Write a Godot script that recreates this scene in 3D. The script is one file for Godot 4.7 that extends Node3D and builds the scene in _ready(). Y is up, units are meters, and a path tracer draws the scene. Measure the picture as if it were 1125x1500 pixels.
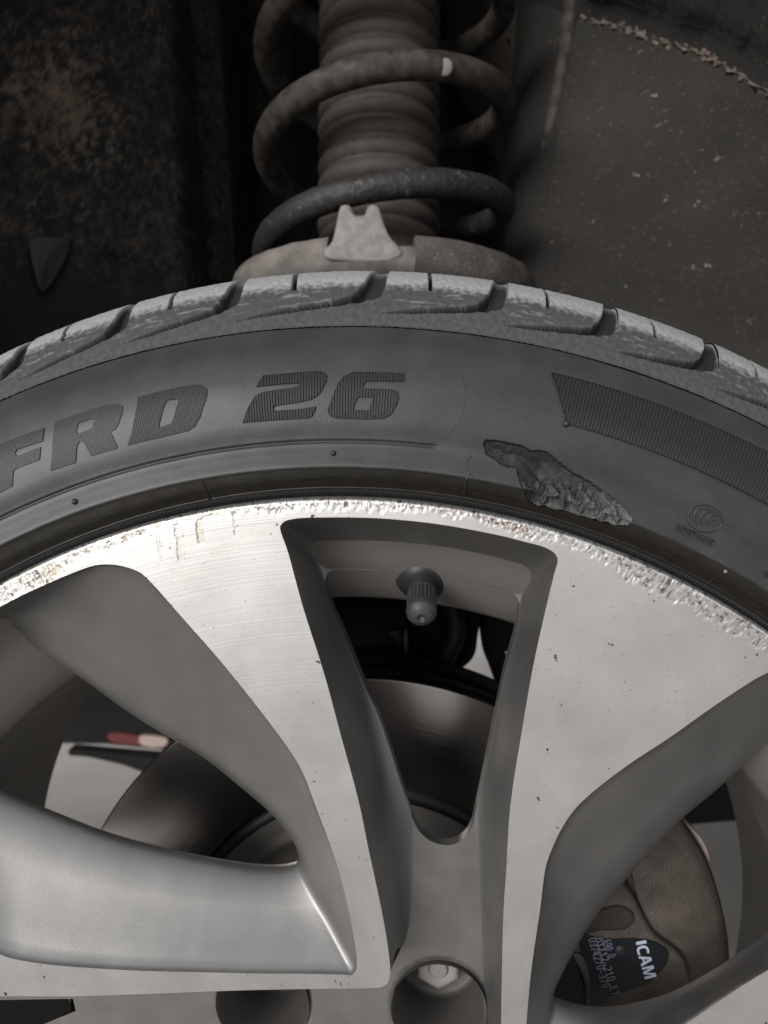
extends Node3D
# A kerb-damaged alloy wheel and tyre under a car's wheel arch, seen close up.
# All shapes are in metres. Local axes: wheel axle along z, outboard = +z, rim face plane z = 0, wheel centre at HUB.

const HUB := Vector3(0.0, 0.316, 0.0)
const EYE := Vector3(0.0295, 0.248, 0.2477)      # from the wheel centre
var look := Basis()
var nz := FastNoiseLite.new()                      # fractal value noise, frequency 1
var nr := FastNoiseLite.new()                      # ridged
var rng := RandomNumberGenerator.new()
var M := {}
var names := {}

# ------------------------------------------------------------------ helpers
func lin(r: float, g: float, b: float) -> Color:
	return Color(r, g, b).linear_to_srgb()

func un(x: float, y: float, z: float) -> Vector3:   # the point at depth z seen at photo pixel x, y
	var d := look * Vector3((x - 562.5) / 1155.0, -(y - 750.0) / 1155.0, -1.0)
	return EYE + d * ((z - EYE.z) / d.z)

func zface(p: Vector2) -> float:                     # machined spoke faces, slightly dished
	return -0.010 * clampf(1.0 - p.length() / 0.236, 0.0, 1.0)

func zfloor(p: Vector2) -> float:                    # floor of the window recesses and the hub
	return -0.034 + 0.004 * clampf(1.0 - p.length() / 0.1, 0.0, 1.0)

func on_face(x: float, y: float) -> Vector3:
	var q := un(x, y, 0.0)
	for i in 6:
		q = un(x, y, zface(Vector2(q.x, q.y)))
	return q

func on_floor(x: float, y: float) -> Vector3:
	var q := un(x, y, -0.03)
	for i in 6:
		q = un(x, y, zfloor(Vector2(q.x, q.y)))
	return q

func numbered(n: String) -> String:
	if not names.has(n):
		names[n] = 0
		return n
	names[n] += 1
	return "%s_%03d" % [n, names[n]]

func thing(called: String, label: String, category: String, base := Vector3.ZERO, group := "") -> Node3D:
	var o := Node3D.new()
	o.name = numbered(called)
	add_child(o)
	o.position = base
	o.set_meta("label", label)
	o.set_meta("category", category)
	if group:
		o.set_meta("group", group)
	return o

func offset_of(n: Node) -> Vector3:
	var s := Vector3.ZERO
	while n != self:
		s += (n as Node3D).position
		n = n.get_parent()
	return s

func part(called: String, mesh: Mesh, mat: Material, parent: Node) -> MeshInstance3D:   # mesh is in wheel-centre coordinates
	var o := MeshInstance3D.new()
	o.name = called
	o.mesh = mesh
	o.material_override = mat
	parent.add_child(o, true)
	o.position = HUB - offset_of(parent)
	return o

func struct(called: String, mesh: Mesh, mat: Material) -> MeshInstance3D:
	var o := part(called, mesh, mat, self)
	o.set_meta("kind", "structure")
	return o

# a grid of points as a smooth surface; rows[i][j]; faces look along (d row) x (d column)
func grid(rows: Array, closed := false, colors: Array = [], uvs: Array = []) -> ArrayMesh:
	var nrw := rows.size()
	var nc: int = rows[0].size()
	var V := PackedVector3Array()
	var N := PackedVector3Array()
	var C := PackedColorArray()
	var U := PackedVector2Array()
	var I := PackedInt32Array()
	V.resize(nrw * nc)
	N.resize(nrw * nc)
	for i in nrw:
		var r: PackedVector3Array = rows[i]
		var ra: PackedVector3Array = rows[maxi(i - 1, 0)]
		var rb: PackedVector3Array = rows[mini(i + 1, nrw - 1)]
		for j in nc:
			var ja := j - 1
			var jb := j + 1
			if closed:
				ja = (ja + nc) % nc
				jb = jb % nc
			else:
				ja = maxi(ja, 0)
				jb = mini(jb, nc - 1)
			V[i * nc + j] = r[j]
			var n := (rb[j] - ra[j]).cross(r[jb] - r[ja])
			N[i * nc + j] = n.normalized() if n.length_squared() > 1e-24 else Vector3(0, 0, 1)
		if colors:
			C.append_array(colors[i])
		if uvs:
			U.append_array(uvs[i])
	var last := nc if closed else nc - 1
	for i in nrw - 1:
		for j in last:
			var a := i * nc + j
			var b := i * nc + (j + 1) % nc
			var c := a + nc
			var d := b + nc
			I.append_array(PackedInt32Array([a, b, c, b, d, c]))
	var arr := []
	arr.resize(Mesh.ARRAY_MAX)
	arr[Mesh.ARRAY_VERTEX] = V
	arr[Mesh.ARRAY_NORMAL] = N
	arr[Mesh.ARRAY_INDEX] = I
	if colors:
		arr[Mesh.ARRAY_COLOR] = C
	if uvs:
		arr[Mesh.ARRAY_TEX_UV] = U
	var m := ArrayMesh.new()
	m.add_surface_from_arrays(Mesh.PRIMITIVE_TRIANGLES, arr)
	return m

func clean(p: PackedVector2Array) -> PackedVector2Array:
	if Geometry2D.is_polygon_clockwise(p):
		p.reverse()
	return p

# a plane region cut into small cells and carried onto a curved surface by fn(Vector2) -> Vector3
func sheet(outer: PackedVector2Array, cuts: Array, cell: Vector2, fn: Callable, col = null, uvf = null, eps := 0.0003) -> ArrayMesh:
	outer = clean(outer)
	var lo := outer[0]
	var hi := outer[0]
	for p in outer:
		lo = lo.min(p)
		hi = hi.max(p)
	lo = Vector2(floorf(lo.x / cell.x) * cell.x, floorf(lo.y / cell.y) * cell.y)
	var nx := int(ceil((hi.x - lo.x) / cell.x)) + 1
	var ny := int(ceil((hi.y - lo.y) / cell.y)) + 1
	var boxes := []
	for c in cuts:
		var r := Rect2(c[0], Vector2.ZERO)
		for p in c:
			r = r.expand(p)
		boxes.append(r)
	var state := PackedByteArray()
	state.resize(nx * ny)
	for j in ny:
		for i in nx:
			var p := lo + (Vector2(i, j) + Vector2(0.4713, 0.4391)) * cell
			var s := 1 if Geometry2D.is_point_in_polygon(p, outer) else 0
			if s:
				for k in cuts.size():
					if boxes[k].has_point(p) and Geometry2D.is_point_in_polygon(p, cuts[k]):
						s = 2 + k
						break
			state[j * nx + i] = s
	# which cells does an edge pass through
	var edgy := {}
	var all := [outer]
	all.append_array(cuts)
	for poly in all:
		for q in poly.size():
			var a: Vector2 = poly[q]
			var b: Vector2 = poly[(q + 1) % poly.size()]
			var n := int(ceil(maxf(absf(b.x - a.x) / cell.x, absf(b.y - a.y) / cell.y) * 4.0)) + 1
			for t in n + 1:
				var p := (a.lerp(b, float(t) / n) - lo) / cell
				edgy[int(floorf(p.y)) * nx + int(floorf(p.x))] = true
	var V := PackedVector3Array()
	var N := PackedVector3Array()
	var C := PackedColorArray()
	var U := PackedVector2Array()
	var I := PackedInt32Array()
	var known := {}
	var add := func(p: Vector2) -> int:
		var q: Vector3 = fn.call(p)
		var n: Vector3 = (fn.call(p + Vector2(eps, 0)) - fn.call(p - Vector2(eps, 0))).cross(fn.call(p + Vector2(0, eps)) - fn.call(p - Vector2(0, eps)))
		V.append(q)
		N.append(n.normalized())
		if col != null:
			C.append(col.call(p))
		if uvf != null:
			U.append(uvf.call(p))
		return V.size() - 1
	for j in ny - 1:
		for i in nx - 1:
			var k := j * nx + i
			var q := [k, k + 1, k + nx + 1, k + nx]
			if not edgy.has(k):
				if state[k] != 1:
					continue
				var id := []
				for c in q:
					if not known.has(c):
						known[c] = add.call(lo + Vector2(c % nx, c / nx) * cell)
					id.append(known[c])
				I.append_array(PackedInt32Array([id[0], id[2], id[1], id[0], id[3], id[2]]))
				continue
			var base := lo + Vector2(i, j) * cell
			var pieces: Array = Geometry2D.intersect_polygons(PackedVector2Array([base, base + Vector2(cell.x, 0), base + cell, base + Vector2(0, cell.y)]), outer)
			for c in cuts.size():
				if not boxes[c].intersects(Rect2(base, cell)):
					continue
				var next: Array = []
				for pc in pieces:
					next.append_array(Geometry2D.clip_polygons(pc, cuts[c]))
				pieces = next
			for pc in pieces:
				if pc.size() < 3:
					continue
				pc = clean(pc)
				var tidy := PackedVector2Array()
				for p in pc:
					if tidy.is_empty() or tidy[tidy.size() - 1].distance_to(p) > 1e-7:
						tidy.append(p)
				pc = tidy
				if pc.size() < 3:
					continue
				var tri := Geometry2D.triangulate_polygon(pc)
				if tri.is_empty():
					for t in range(1, pc.size() - 1):
						tri.append_array(PackedInt32Array([0, t, t + 1]))
				var id := []
				for p in pc:
					id.append(add.call(p))
				for t in range(0, tri.size(), 3):
					var a := tri[t]
					var b := tri[t + 1]
					var c := tri[t + 2]
					if (pc[b] - pc[a]).cross(pc[c] - pc[a]) > 0:
						I.append_array(PackedInt32Array([id[a], id[c], id[b]]))
					else:
						I.append_array(PackedInt32Array([id[a], id[b], id[c]]))
	var arr := []
	arr.resize(Mesh.ARRAY_MAX)
	arr[Mesh.ARRAY_VERTEX] = V
	arr[Mesh.ARRAY_NORMAL] = N
	arr[Mesh.ARRAY_INDEX] = I
	if col != null:
		arr[Mesh.ARRAY_COLOR] = C
	if uvf != null:
		arr[Mesh.ARRAY_TEX_UV] = U
	var m := ArrayMesh.new()
	m.add_surface_from_arrays(Mesh.PRIMITIVE_TRIANGLES, arr)
	return m

func catmull3(p: PackedVector3Array, k: int, closed: bool) -> PackedVector3Array:
	var out := PackedVector3Array()
	var n := p.size()
	for i in (n if closed else n - 1):
		var a := p[(i - 1 + n) % n] if closed or i > 0 else p[0] * 2.0 - p[1]
		var b := p[i]
		var c := p[(i + 1) % n]
		var d := p[(i + 2) % n] if closed or i + 2 < n else p[n - 1] * 2.0 - p[n - 2]
		for t in k:
			out.append(b.cubic_interpolate(c, a, d, float(t) / k))
	if not closed:
		out.append(p[n - 1])
	return out

func flat_xy(p: PackedVector3Array) -> PackedVector2Array:
	var out := PackedVector2Array()
	for q in p:
		out.append(Vector2(q.x, q.y))
	return out

func pairs(a: Array) -> PackedVector2Array:
	var out := PackedVector2Array()
	for i in range(0, a.size(), 2):
		out.append(Vector2(a[i], a[i + 1]))
	return out

# surface of revolution about a line: profile of (radius, height along the line)
func lathe(profile: PackedVector2Array, o: Vector3, up: Vector3, n: int, a0 := 0.0, a1 := TAU, wob = null) -> ArrayMesh:
	up = up.normalized()
	var x := up.cross(Vector3(0.31, 0.2, 0.93)).normalized()
	if absf(up.z) > 0.99:
		x = Vector3(1, 0, 0)
	var y := up.cross(x).normalized()
	var full := absf(a1 - a0 - TAU) < 1e-4
	var rows := []
	var uvs := []
	for p in profile:
		var row := PackedVector3Array()
		var uv := PackedVector2Array()
		for j in (n if full else n + 1):
			var a := a0 + (a1 - a0) * j / n
			var r := p.x
			if wob != null:
				r = wob.call(p.x, p.y, a)
			row.append(o + up * p.y + (x * cos(a) + y * sin(a)) * r)
			uv.append(Vector2(a / TAU, p.x))
		rows.append(row)
		uvs.append(uv)
	return grid(rows, full, [], uvs)

func tube(path: PackedVector3Array, r: float, n := 10, fn = null) -> ArrayMesh:
	var rows := []
	for i in path.size():
		var t := (path[mini(i + 1, path.size() - 1)] - path[maxi(i - 1, 0)]).normalized()
		var a := t.cross(Vector3(0.13, 0.97, 0.2)).normalized()
		var b := t.cross(a)
		var row := PackedVector3Array()
		for j in n:
			var ph := -TAU * j / n
			var q: float = r
			if fn != null:
				q = fn.call(i, ph)
			row.append(path[i] + (a * cos(ph) + b * sin(ph)) * q)
		rows.append(row)
	var m0: PackedVector3Array = PackedVector3Array()
	var m1: PackedVector3Array = PackedVector3Array()
	for j in n:
		m0.append(path[0])
		m1.append(path[path.size() - 1])
	rows.push_front(m0)
	rows.push_back(m1)
	return grid(rows, true)

# an outline with a thickness, its front edge rounded; front at z given per point
func slab(outline: PackedVector3Array, depth: float, bevel := 0.0015, smooth := 1, bulge := 0.0) -> ArrayMesh:
	var p := catmull3(outline, smooth, true) if smooth > 1 else outline
	if Geometry2D.is_polygon_clockwise(flat_xy(p)):
		p.reverse()
	var mid := Vector3.ZERO
	for q in p:
		mid += q / p.size()
	var rows := []
	for s in [[0.0, depth], [0.0, bevel], [bevel * 0.3, bevel * 0.3], [bevel, 0.0]]:
		var row := PackedVector3Array()
		for i in p.size():
			var t := (p[(i + 1) % p.size()] - p[(i - 1 + p.size()) % p.size()])
			var inw := Vector3(-t.y, t.x, 0).normalized()
			row.append(p[i] + inw * s[0] - Vector3(0, 0, s[1]))
		rows.append(row)
	var front: PackedVector3Array = rows[3]
	for k in [0.75, 0.5, 0.25, 0.02]:
		var row := PackedVector3Array()
		for q in front:
			row.append(mid.lerp(q, k) + Vector3(0, 0, bulge * (1.0 - k * k)))
		rows.append(row)
	rows.reverse()
	return grid(rows, true)

func box(c: Vector3, s: Vector3, turn := Vector3.ZERO) -> ArrayMesh:   # bevelled box
	var b := minf(s.x, minf(s.y, s.z)) * 0.12
	var st := SurfaceTool.new()
	st.begin(Mesh.PRIMITIVE_TRIANGLES)
	st.set_smooth_group(-1)
	var bs := Basis.from_euler(turn)
	var h := s / 2
	var quad := func(q: Array):
		var mid := Vector3.ZERO
		for v in q:
			mid += v
		var n: Vector3 = (q[1] - q[0]).cross(q[2] - q[0])
		if n.dot(mid) > 0:
			q.reverse()
		for t in range(1, q.size() - 1):
			for v in [q[0], q[t], q[t + 1]]:
				st.add_vertex(c + bs * v)
	for ax in 3:
		for sg in [-1.0, 1.0]:
			var u := (ax + 1) % 3
			var w := (ax + 2) % 3
			var q := []
			for k in [[-1, -1], [1, -1], [1, 1], [-1, 1]]:
				var v := Vector3.ZERO
				v[ax] = sg * h[ax]
				v[u] = k[0] * (h[u] - b)
				v[w] = k[1] * (h[w] - b)
				q.append(v)
			quad.call(q)
			for s2 in [-1.0, 1.0]:
				q = []
				for k in [-1, 1]:
					var v := Vector3.ZERO
					v[ax] = sg * h[ax]
					v[u] = s2 * (h[u] - b)
					v[w] = k * (h[w] - b)
					q.append(v)
				for k in [1, -1]:
					var v := Vector3.ZERO
					v[ax] = sg * (h[ax] - b)
					v[u] = s2 * h[u]
					v[w] = k * (h[w] - b)
					q.append(v)
				quad.call(q)
	for sx in [-1, 1]:
		for sy in [-1, 1]:
			for sz in [-1, 1]:
				quad.call([Vector3(sx * h.x, sy * (h.y - b), sz * (h.z - b)), Vector3(sx * (h.x - b), sy * h.y, sz * (h.z - b)), Vector3(sx * (h.x - b), sy * (h.y - b), sz * h.z)])
	st.generate_normals()
	return st.commit()

# ------------------------------------------------------------------ materials
func noise_tex(seed_: int, freq: float, oct: int, ramp: Array = [], bump := 0.0, size := 512, type := FastNoiseLite.TYPE_SIMPLEX_SMOOTH) -> NoiseTexture2D:
	var n := FastNoiseLite.new()
	n.seed = seed_
	n.frequency = freq
	n.noise_type = type
	n.fractal_octaves = oct
	var t := NoiseTexture2D.new()
	t.width = size
	t.height = size
	t.seamless = true
	t.noise = n
	if bump > 0.0:
		t.as_normal_map = true
		t.bump_strength = bump
	if ramp:
		var g := Gradient.new()
		g.offsets = PackedFloat32Array()
		g.colors = PackedColorArray()
		var of := PackedFloat32Array()
		var cl := PackedColorArray()
		for k in ramp:
			of.append(k[0])
			cl.append(k[1])
		g.offsets = of
		g.colors = cl
		t.color_ramp = g
	return t

func mat(called: String, albedo: Color, rough: float, metal := 0.0) -> StandardMaterial3D:
	var m := StandardMaterial3D.new()
	m.resource_name = called
	m.albedo_color = albedo
	m.roughness = rough
	m.metallic = metal
	M[called] = m
	return m

func tri(m: StandardMaterial3D, scale: float) -> void:
	m.uv1_triplanar = true
	m.uv1_scale = Vector3.ONE * scale

# flecks of dust, grit or pits on a plain ground
func fleck_tex(ground: Color, flecks: Array, side := 1024, cloud := 0.0, seed_ := 5) -> ImageTexture:
	var im := Image.create(side, side, false, Image.FORMAT_RGB8)
	im.fill(ground)
	rng.seed = seed_
	if cloud > 0.0:
		var n := FastNoiseLite.new()
		n.seed = seed_
		n.frequency = 0.006
		n.fractal_octaves = 4
		var ni := n.get_seamless_image(side, side)
		for y in range(0, side, 2):
			for x in range(0, side, 2):
				var v := ni.get_pixel(x, y).r - 0.5
				var k := 1.0 + v * 2.0 * cloud
				im.fill_rect(Rect2i(x, y, 2, 2), Color(ground.r * k, ground.g * k, ground.b * k))
	for f in flecks:             # [count, smallest, largest, colour, spread of tone]
		for i in f[0]:
			var s: float = lerpf(f[1], f[2], pow(rng.randf(), 3.0))
			var c: Color = f[3]
			var k: float = 1.0 - f[4] * rng.randf()
			c = Color(c.r * k, c.g * k, c.b * k)
			var x := rng.randi() % side
			var y := rng.randi() % side
			var n := int(ceil(s / 2.0))
			if s < 1.6:
				im.set_pixel(x, y, c)
			for q in n:
				im.fill_rect(Rect2i(clampi(x + int(rng.randfn(0, s * 0.4)), 0, side - 1), clampi(y + int(rng.randfn(0, s * 0.4)), 0, side - 1), maxi(1, int(s * rng.randf_range(0.3, 0.8))), maxi(1, int(s * rng.randf_range(0.3, 0.8)))), c)
	return ImageTexture.create_from_image(im)

func lines_tex(seed_: int, strength: float) -> ImageTexture:   # fine turning marks: one tone per row
	var im := Image.create(8, 1024, false, Image.FORMAT_RGBA8)
	rng.seed = seed_
	var v := 0.5
	for y in 1024:
		v = lerpf(v, rng.randf(), 0.6)
		im.fill_rect(Rect2i(0, y, 8, 1), Color(v, v, v))
	im.bump_map_to_normal_map(strength)
	return ImageTexture.create_from_image(im)

func materials() -> void:
	var m := mat("sidewall_rubber", Color(1, 1, 1), 0.46)
	m.vertex_color_use_as_albedo = true
	m.albedo_texture = fleck_tex(Color(0.62, 0.62, 0.62), [[1500, 2, 5, Color(1, 1, 1), 0.35], [900, 1, 3, Color(0.45, 0.45, 0.45), 0.3]], 1024, 0.10, 11)
	m.normal_enabled = true
	m.normal_texture = noise_tex(3, 0.22, 3, [], 3.0, 512)
	m.normal_scale = 0.045
	tri(m, 9.0)
	m = mat("tread_rubber", Color(1, 1, 1), 0.8)
	m.vertex_color_use_as_albedo = true
	m.normal_enabled = true
	m.normal_texture = noise_tex(4, 0.2, 3, [], 3.0, 512)
	m.normal_scale = 0.10
	tri(m, 14.0)
	m = mat("bead_rubber", lin(0.020, 0.018, 0.015), 0.42)
	m.vertex_color_use_as_albedo = true
	m.normal_enabled = true
	m.normal_texture = noise_tex(5, 0.2, 3, [], 3.0, 512)
	m.normal_scale = 0.12
	tri(m, 12.0)
	mat("rib_rubber", lin(0.012, 0.012, 0.013), 0.4)
	m = mat("letter_rubber", lin(0.019, 0.0195, 0.021), 0.42)
	m = mat("torn_rubber", Color(1, 1, 1), 0.62)
	m.vertex_color_use_as_albedo = true
	m.normal_enabled = true
	m.normal_texture = noise_tex(6, 0.1, 4, [], 4.0, 512)
	m.normal_scale = 0.3
	tri(m, 22.0)
	# machined aluminium under worn lacquer
	m = mat("machined_alloy", Color(1, 1, 1), 0.42, 0.9)
	m.albedo_texture = fleck_tex(Color(0.79, 0.788, 0.786), [[1500, 1, 3.4, Color(0.42, 0.36, 0.32), 0.6], [110, 3, 10, Color(0.40, 0.36, 0.33), 0.5], [500, 1, 3, Color(0.95, 0.95, 0.95), 0.05]], 1024, 0.025, 21)
	m.uv1_scale = Vector3(9.0, 9.0, 1)
	m.roughness_texture = noise_tex(31, 0.006, 4, [[0.0, Color(0.8, 0.8, 0.8)], [1.0, Color(1, 1, 1)]])
	m.roughness_texture_channel = BaseMaterial3D.TEXTURE_CHANNEL_RED
	m.normal_enabled = true
	m.normal_texture = lines_tex(33, 2.0)
	m.normal_scale = 0.055
	m = mat("scuffed_alloy", Color(1, 1, 1), 0.42, 0.9)
	m.vertex_color_use_as_albedo = true
	m.albedo_texture = M.machined_alloy.albedo_texture
	m.uv1_scale = Vector3(9.0, 9.0, 1)
	m.normal_enabled = true
	m.normal_texture = M.machined_alloy.normal_texture
	m.normal_scale = 0.055
	m.roughness_texture = M.machined_alloy.roughness_texture
	m.roughness_texture_channel = BaseMaterial3D.TEXTURE_CHANNEL_RED
	# grey metallic paint of the recesses
	m = mat("grey_paint", Color(1, 1, 1), 0.47, 0.72)
	m.albedo_texture = fleck_tex(lin(0.205, 0.202, 0.199), [[420, 1, 2.6, Color(0.8, 0.8, 0.78), 0.3], [500, 1, 3, Color(0.3, 0.29, 0.27), 0.4]], 1024, 0.06, 22)
	m.normal_enabled = true
	m.normal_texture = noise_tex(7, 0.3, 3, [], 2.0, 512)
	m.normal_scale = 0.05
	m.roughness_texture = noise_tex(32, 0.01, 4, [[0.0, Color(0.75, 0.75, 0.75)], [1.0, Color(1, 1, 1)]])
	m.roughness_texture_channel = BaseMaterial3D.TEXTURE_CHANNEL_RED
	tri(m, 8.0)
	m = mat("barrel_paint", lin(0.16, 0.15, 0.14), 0.55, 0.4)
	m.normal_enabled = true
	m.normal_texture = noise_tex(8, 0.2, 3, [], 2.0, 512)
	m.normal_scale = 0.08
	tri(m, 8.0)
	mat("bore_paint", lin(0.10, 0.094, 0.09), 0.6, 0.3)
	mat("valve_rubber", lin(0.020, 0.020, 0.022), 0.5)
	mat("cap_plastic", lin(0.035, 0.036, 0.038), 0.5)
	m = mat("nut_steel", lin(0.30, 0.28, 0.27), 0.7, 0.2)
	mat("rust", lin(0.30, 0.10, 0.04), 0.8)
	m = mat("disc_steel", lin(0.46, 0.435, 0.42), 0.2, 1.0)
	m.anisotropy_enabled = true
	m.anisotropy = 0.55
	m.normal_enabled = true
	m.normal_texture = lines_tex(9, 2.0)
	m.normal_scale = 0.18
	m.uv1_scale = Vector3(1, 20, 1)
	m = mat("disc_rim", lin(0.05, 0.05, 0.055), 0.5, 0.6)
	m = mat("cast_iron", Color(1, 1, 1), 0.6, 0.3)
	m.albedo_texture = fleck_tex(lin(0.085, 0.072, 0.062), [[4000, 1, 3, lin(0.16, 0.14, 0.13), 0.5], [4000, 1, 3, lin(0.03, 0.025, 0.02), 0.4]], 1024, 0.2, 41)
	m.normal_enabled = true
	m.normal_texture = noise_tex(10, 0.2, 3, [], 4.0, 512)
	m.normal_scale = 0.4
	tri(m, 9.0)
	mat("pad_edge", lin(0.42, 0.33, 0.31), 0.7)
	mat("sticker", lin(0.006, 0.007, 0.010), 0.45)
	mat("print_white", lin(0.42, 0.48, 0.60), 0.6)
	mat("print_faint", lin(0.17, 0.18, 0.24), 0.6)
	# under the arch
	m = mat("spring_steel", Color(1, 1, 1), 0.62)
	m.albedo_texture = fleck_tex(lin(0.026, 0.025, 0.025), [[2200, 2, 9, lin(0.17, 0.15, 0.13), 0.5], [900, 2, 8, lin(0.40, 0.36, 0.31), 0.4]], 1024, 0.3, 51)
	m.normal_enabled = true
	m.normal_texture = noise_tex(12, 0.08, 4, [], 5.0, 512)
	m.normal_scale = 0.4
	tri(m, 4.0)
	m = mat("spring_dusty", lin(0.085, 0.072, 0.062), 0.75)
	m.albedo_texture = noise_tex(13, 0.02, 4, [[0.2, Color(0.45, 0.45, 0.45)], [0.8, Color(1, 1, 1)]])
	tri(m, 9.0)
	m = mat("boot_rubber", lin(0.072, 0.061, 0.054), 0.75)
	m.albedo_texture = noise_tex(14, 0.03, 4, [[0.2, Color(0.8, 0.8, 0.8)], [0.8, Color(1, 1, 1)]])
	tri(m, 7.0)
	m = mat("dusty_alloy", lin(0.27, 0.255, 0.245), 0.75, 0.15)
	m.albedo_texture = noise_tex(15, 0.03, 4, [[0.2, Color(0.84, 0.84, 0.84)], [0.8, Color(1, 1, 1)]])
	tri(m, 9.0)
	m = mat("dirty_seat", Color(1, 1, 1), 0.85)
	m.albedo_texture = fleck_tex(lin(0.085, 0.075, 0.068), [[2600, 1, 8, lin(0.36, 0.31, 0.27), 0.5], [1600, 1, 8, lin(0.035, 0.03, 0.025), 0.4]], 1024, 0.35, 52)
	m.normal_enabled = true
	m.normal_texture = noise_tex(16, 0.08, 4, [], 5.0, 512)
	m.normal_scale = 0.4
	tri(m, 7.0)
	m = mat("dusty_seat", Color(1, 1, 1), 0.85)
	m.albedo_texture = fleck_tex(lin(0.135, 0.122, 0.114), [[1600, 1, 8, lin(0.34, 0.31, 0.28), 0.4], [1200, 1, 8, lin(0.06, 0.05, 0.045), 0.4]], 1024, 0.4, 53)
	tri(m, 7.0)
	m = mat("dry_mud", Color(1, 1, 1), 0.95)
	m.albedo_texture = fleck_tex(lin(0.13, 0.105, 0.088), [[3000, 1, 7, lin(0.06, 0.05, 0.04), 0.5], [2000, 1, 6, lin(0.27, 0.22, 0.18), 0.3]], 1024, 0.4, 63)
	tri(m, 8.0)
	m = mat("liner_grit", Color(1, 1, 1), 0.92)
	m.albedo_texture = fleck_tex(lin(0.0210, 0.0192, 0.0178), [[11000, 1.6, 3.6, lin(0.24, 0.205, 0.17), 0.8], [700, 3, 7, lin(0.30, 0.25, 0.205), 0.7], [1400, 2, 6, lin(0.010, 0.009, 0.008), 0.4]], 1024, 0.25, 61)
	m.normal_enabled = true
	m.normal_texture = noise_tex(17, 0.15, 4, [], 4.0, 512)
	m.normal_scale = 0.3
	tri(m, 2.3)
	m = mat("liner_dark", Color(1, 1, 1), 0.85)
	m.vertex_color_use_as_albedo = true
	m.albedo_texture = fleck_tex(Color(0.55, 0.55, 0.55), [[2600, 2, 7, Color(1, 1, 1), 0.35], [1500, 2, 8, Color(0.3, 0.3, 0.3), 0.4]], 1024, 0.4, 62)
	m.normal_enabled = true
	m.normal_texture = noise_tex(18, 0.12, 4, [], 5.0, 512)
	m.normal_scale = 0.4
	tri(m, 5.0)
	mat("body_dark", lin(0.0065, 0.0065, 0.0072), 0.95)
	mat("body_brown", lin(0.030, 0.024, 0.020), 0.8)
	mat("arm_black", lin(0.016, 0.016, 0.018), 0.6)
	mat("red_rust", lin(0.13, 0.035, 0.03), 0.85)
	m = mat("concrete", Color(1, 1, 1), 0.9)
	m.albedo_texture = fleck_tex(lin(0.37, 0.338, 0.302), [[3000, 1, 4, lin(0.31, 0.28, 0.25), 0.2], [2000, 1, 3, lin(0.42, 0.39, 0.35), 0.1]], 1024, 0.05, 71)
	m.normal_enabled = true
	m.normal_texture = noise_tex(19, 0.2, 4, [], 2.0, 512)
	m.normal_scale = 0.15
	tri(m, 0.8)

# ------------------------------------------------------------------ tyre surface
var prof_v := PackedFloat32Array()     # length along the profile
var prof := PackedVector2Array()       # (radius, z)
const RU := 0.27                       # radius that turns angle into length u

func build_profile() -> void:
	var c := pairs([0.2335, -0.010, 0.2362, -0.0052, 0.2384, -0.0034, 0.2388, -0.0028, 0.2393, -0.0036, 0.2412, -0.0014, 0.2436, 0.0028, 0.24515, 0.0056, 0.2458, 0.0063, 0.2468, 0.0062, 0.2500, 0.0052, 0.2538, 0.0043,
		0.2600, 0.0047, 0.2680, 0.0040, 0.2750, 0.0022, 0.2830, -0.0015, 0.2905, -0.0070, 0.2960, -0.0120, 0.3000, -0.0163, 0.3040, -0.0205, 0.3080, -0.0252, 0.3120, -0.0312, 0.3158, -0.0402, 0.3178, -0.0505, 0.3193, -0.065, 0.3202, -0.085, 0.3205, -0.112])
	var p3 := PackedVector3Array()
	for q in c:
		p3.append(Vector3(q.x, q.y, 0))
	var s := catmull3(p3, 8, false)
	var v := 0.0
	for i in s.size():
		if i:
			v += s[i].distance_to(s[i - 1])
		prof_v.append(v)
		prof.append(Vector2(s[i].x, s[i].y))

func prof_at(v: float) -> Vector4:       # r, z, and outward normal (nr, nz)
	var i := clampi(prof_v.bsearch(v) - 1, 0, prof_v.size() - 2)
	var t := (v - prof_v[i]) / (prof_v[i + 1] - prof_v[i])
	var p := prof[i].lerp(prof[i + 1], t)
	var ia := maxi(i - 1, 0)
	var ib := mini(i + 2, prof.size() - 1)
	var d := (prof[i + 1] - prof[ia]).lerp(prof[ib] - prof[i], clampf(t, 0, 1)).normalized()
	return Vector4(p.x, p.y, -d.y, d.x)

func v_of_r(r: float) -> float:
	for i in prof.size() - 1:
		if prof[i + 1].x >= r and i > 24:
			var t := (r - prof[i].x) / (prof[i + 1].x - prof[i].x)
			return lerpf(prof_v[i], prof_v[i + 1], t)
	return prof_v[prof_v.size() - 1]

func skin(u: float, v: float, h: float) -> Vector3:
	var p := prof_at(v)
	var a := u / RU
	var r := p.x + p.z * h
	return Vector3(sin(a) * r, cos(a) * r, p.y + p.w * h)

func uv_px(x: float, y: float) -> Vector2:     # photo pixel -> (u, v) on the tyre's side
	var q := un(x, y, 0.0)
	var v := 0.0
	for i in 8:
		v = v_of_r(Vector2(q.x, q.y).length())
		q = un(x, y, prof_at(v).y)
	return Vector2(atan2(q.x, q.y) * RU, v)

func uv_poly(a: Array, scale := 1.0, ox := 0.0, oy := 0.0, smooth := 1) -> PackedVector2Array:
	var p3 := PackedVector3Array()
	for i in range(0, a.size(), 2):
		var w := uv_px(a[i] / scale + ox, a[i + 1] / scale + oy)
		p3.append(Vector3(w.x, w.y, 0))
	if smooth > 1:
		p3 = catmull3(p3, smooth, true)
	return clean(flat_xy(p3))

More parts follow.
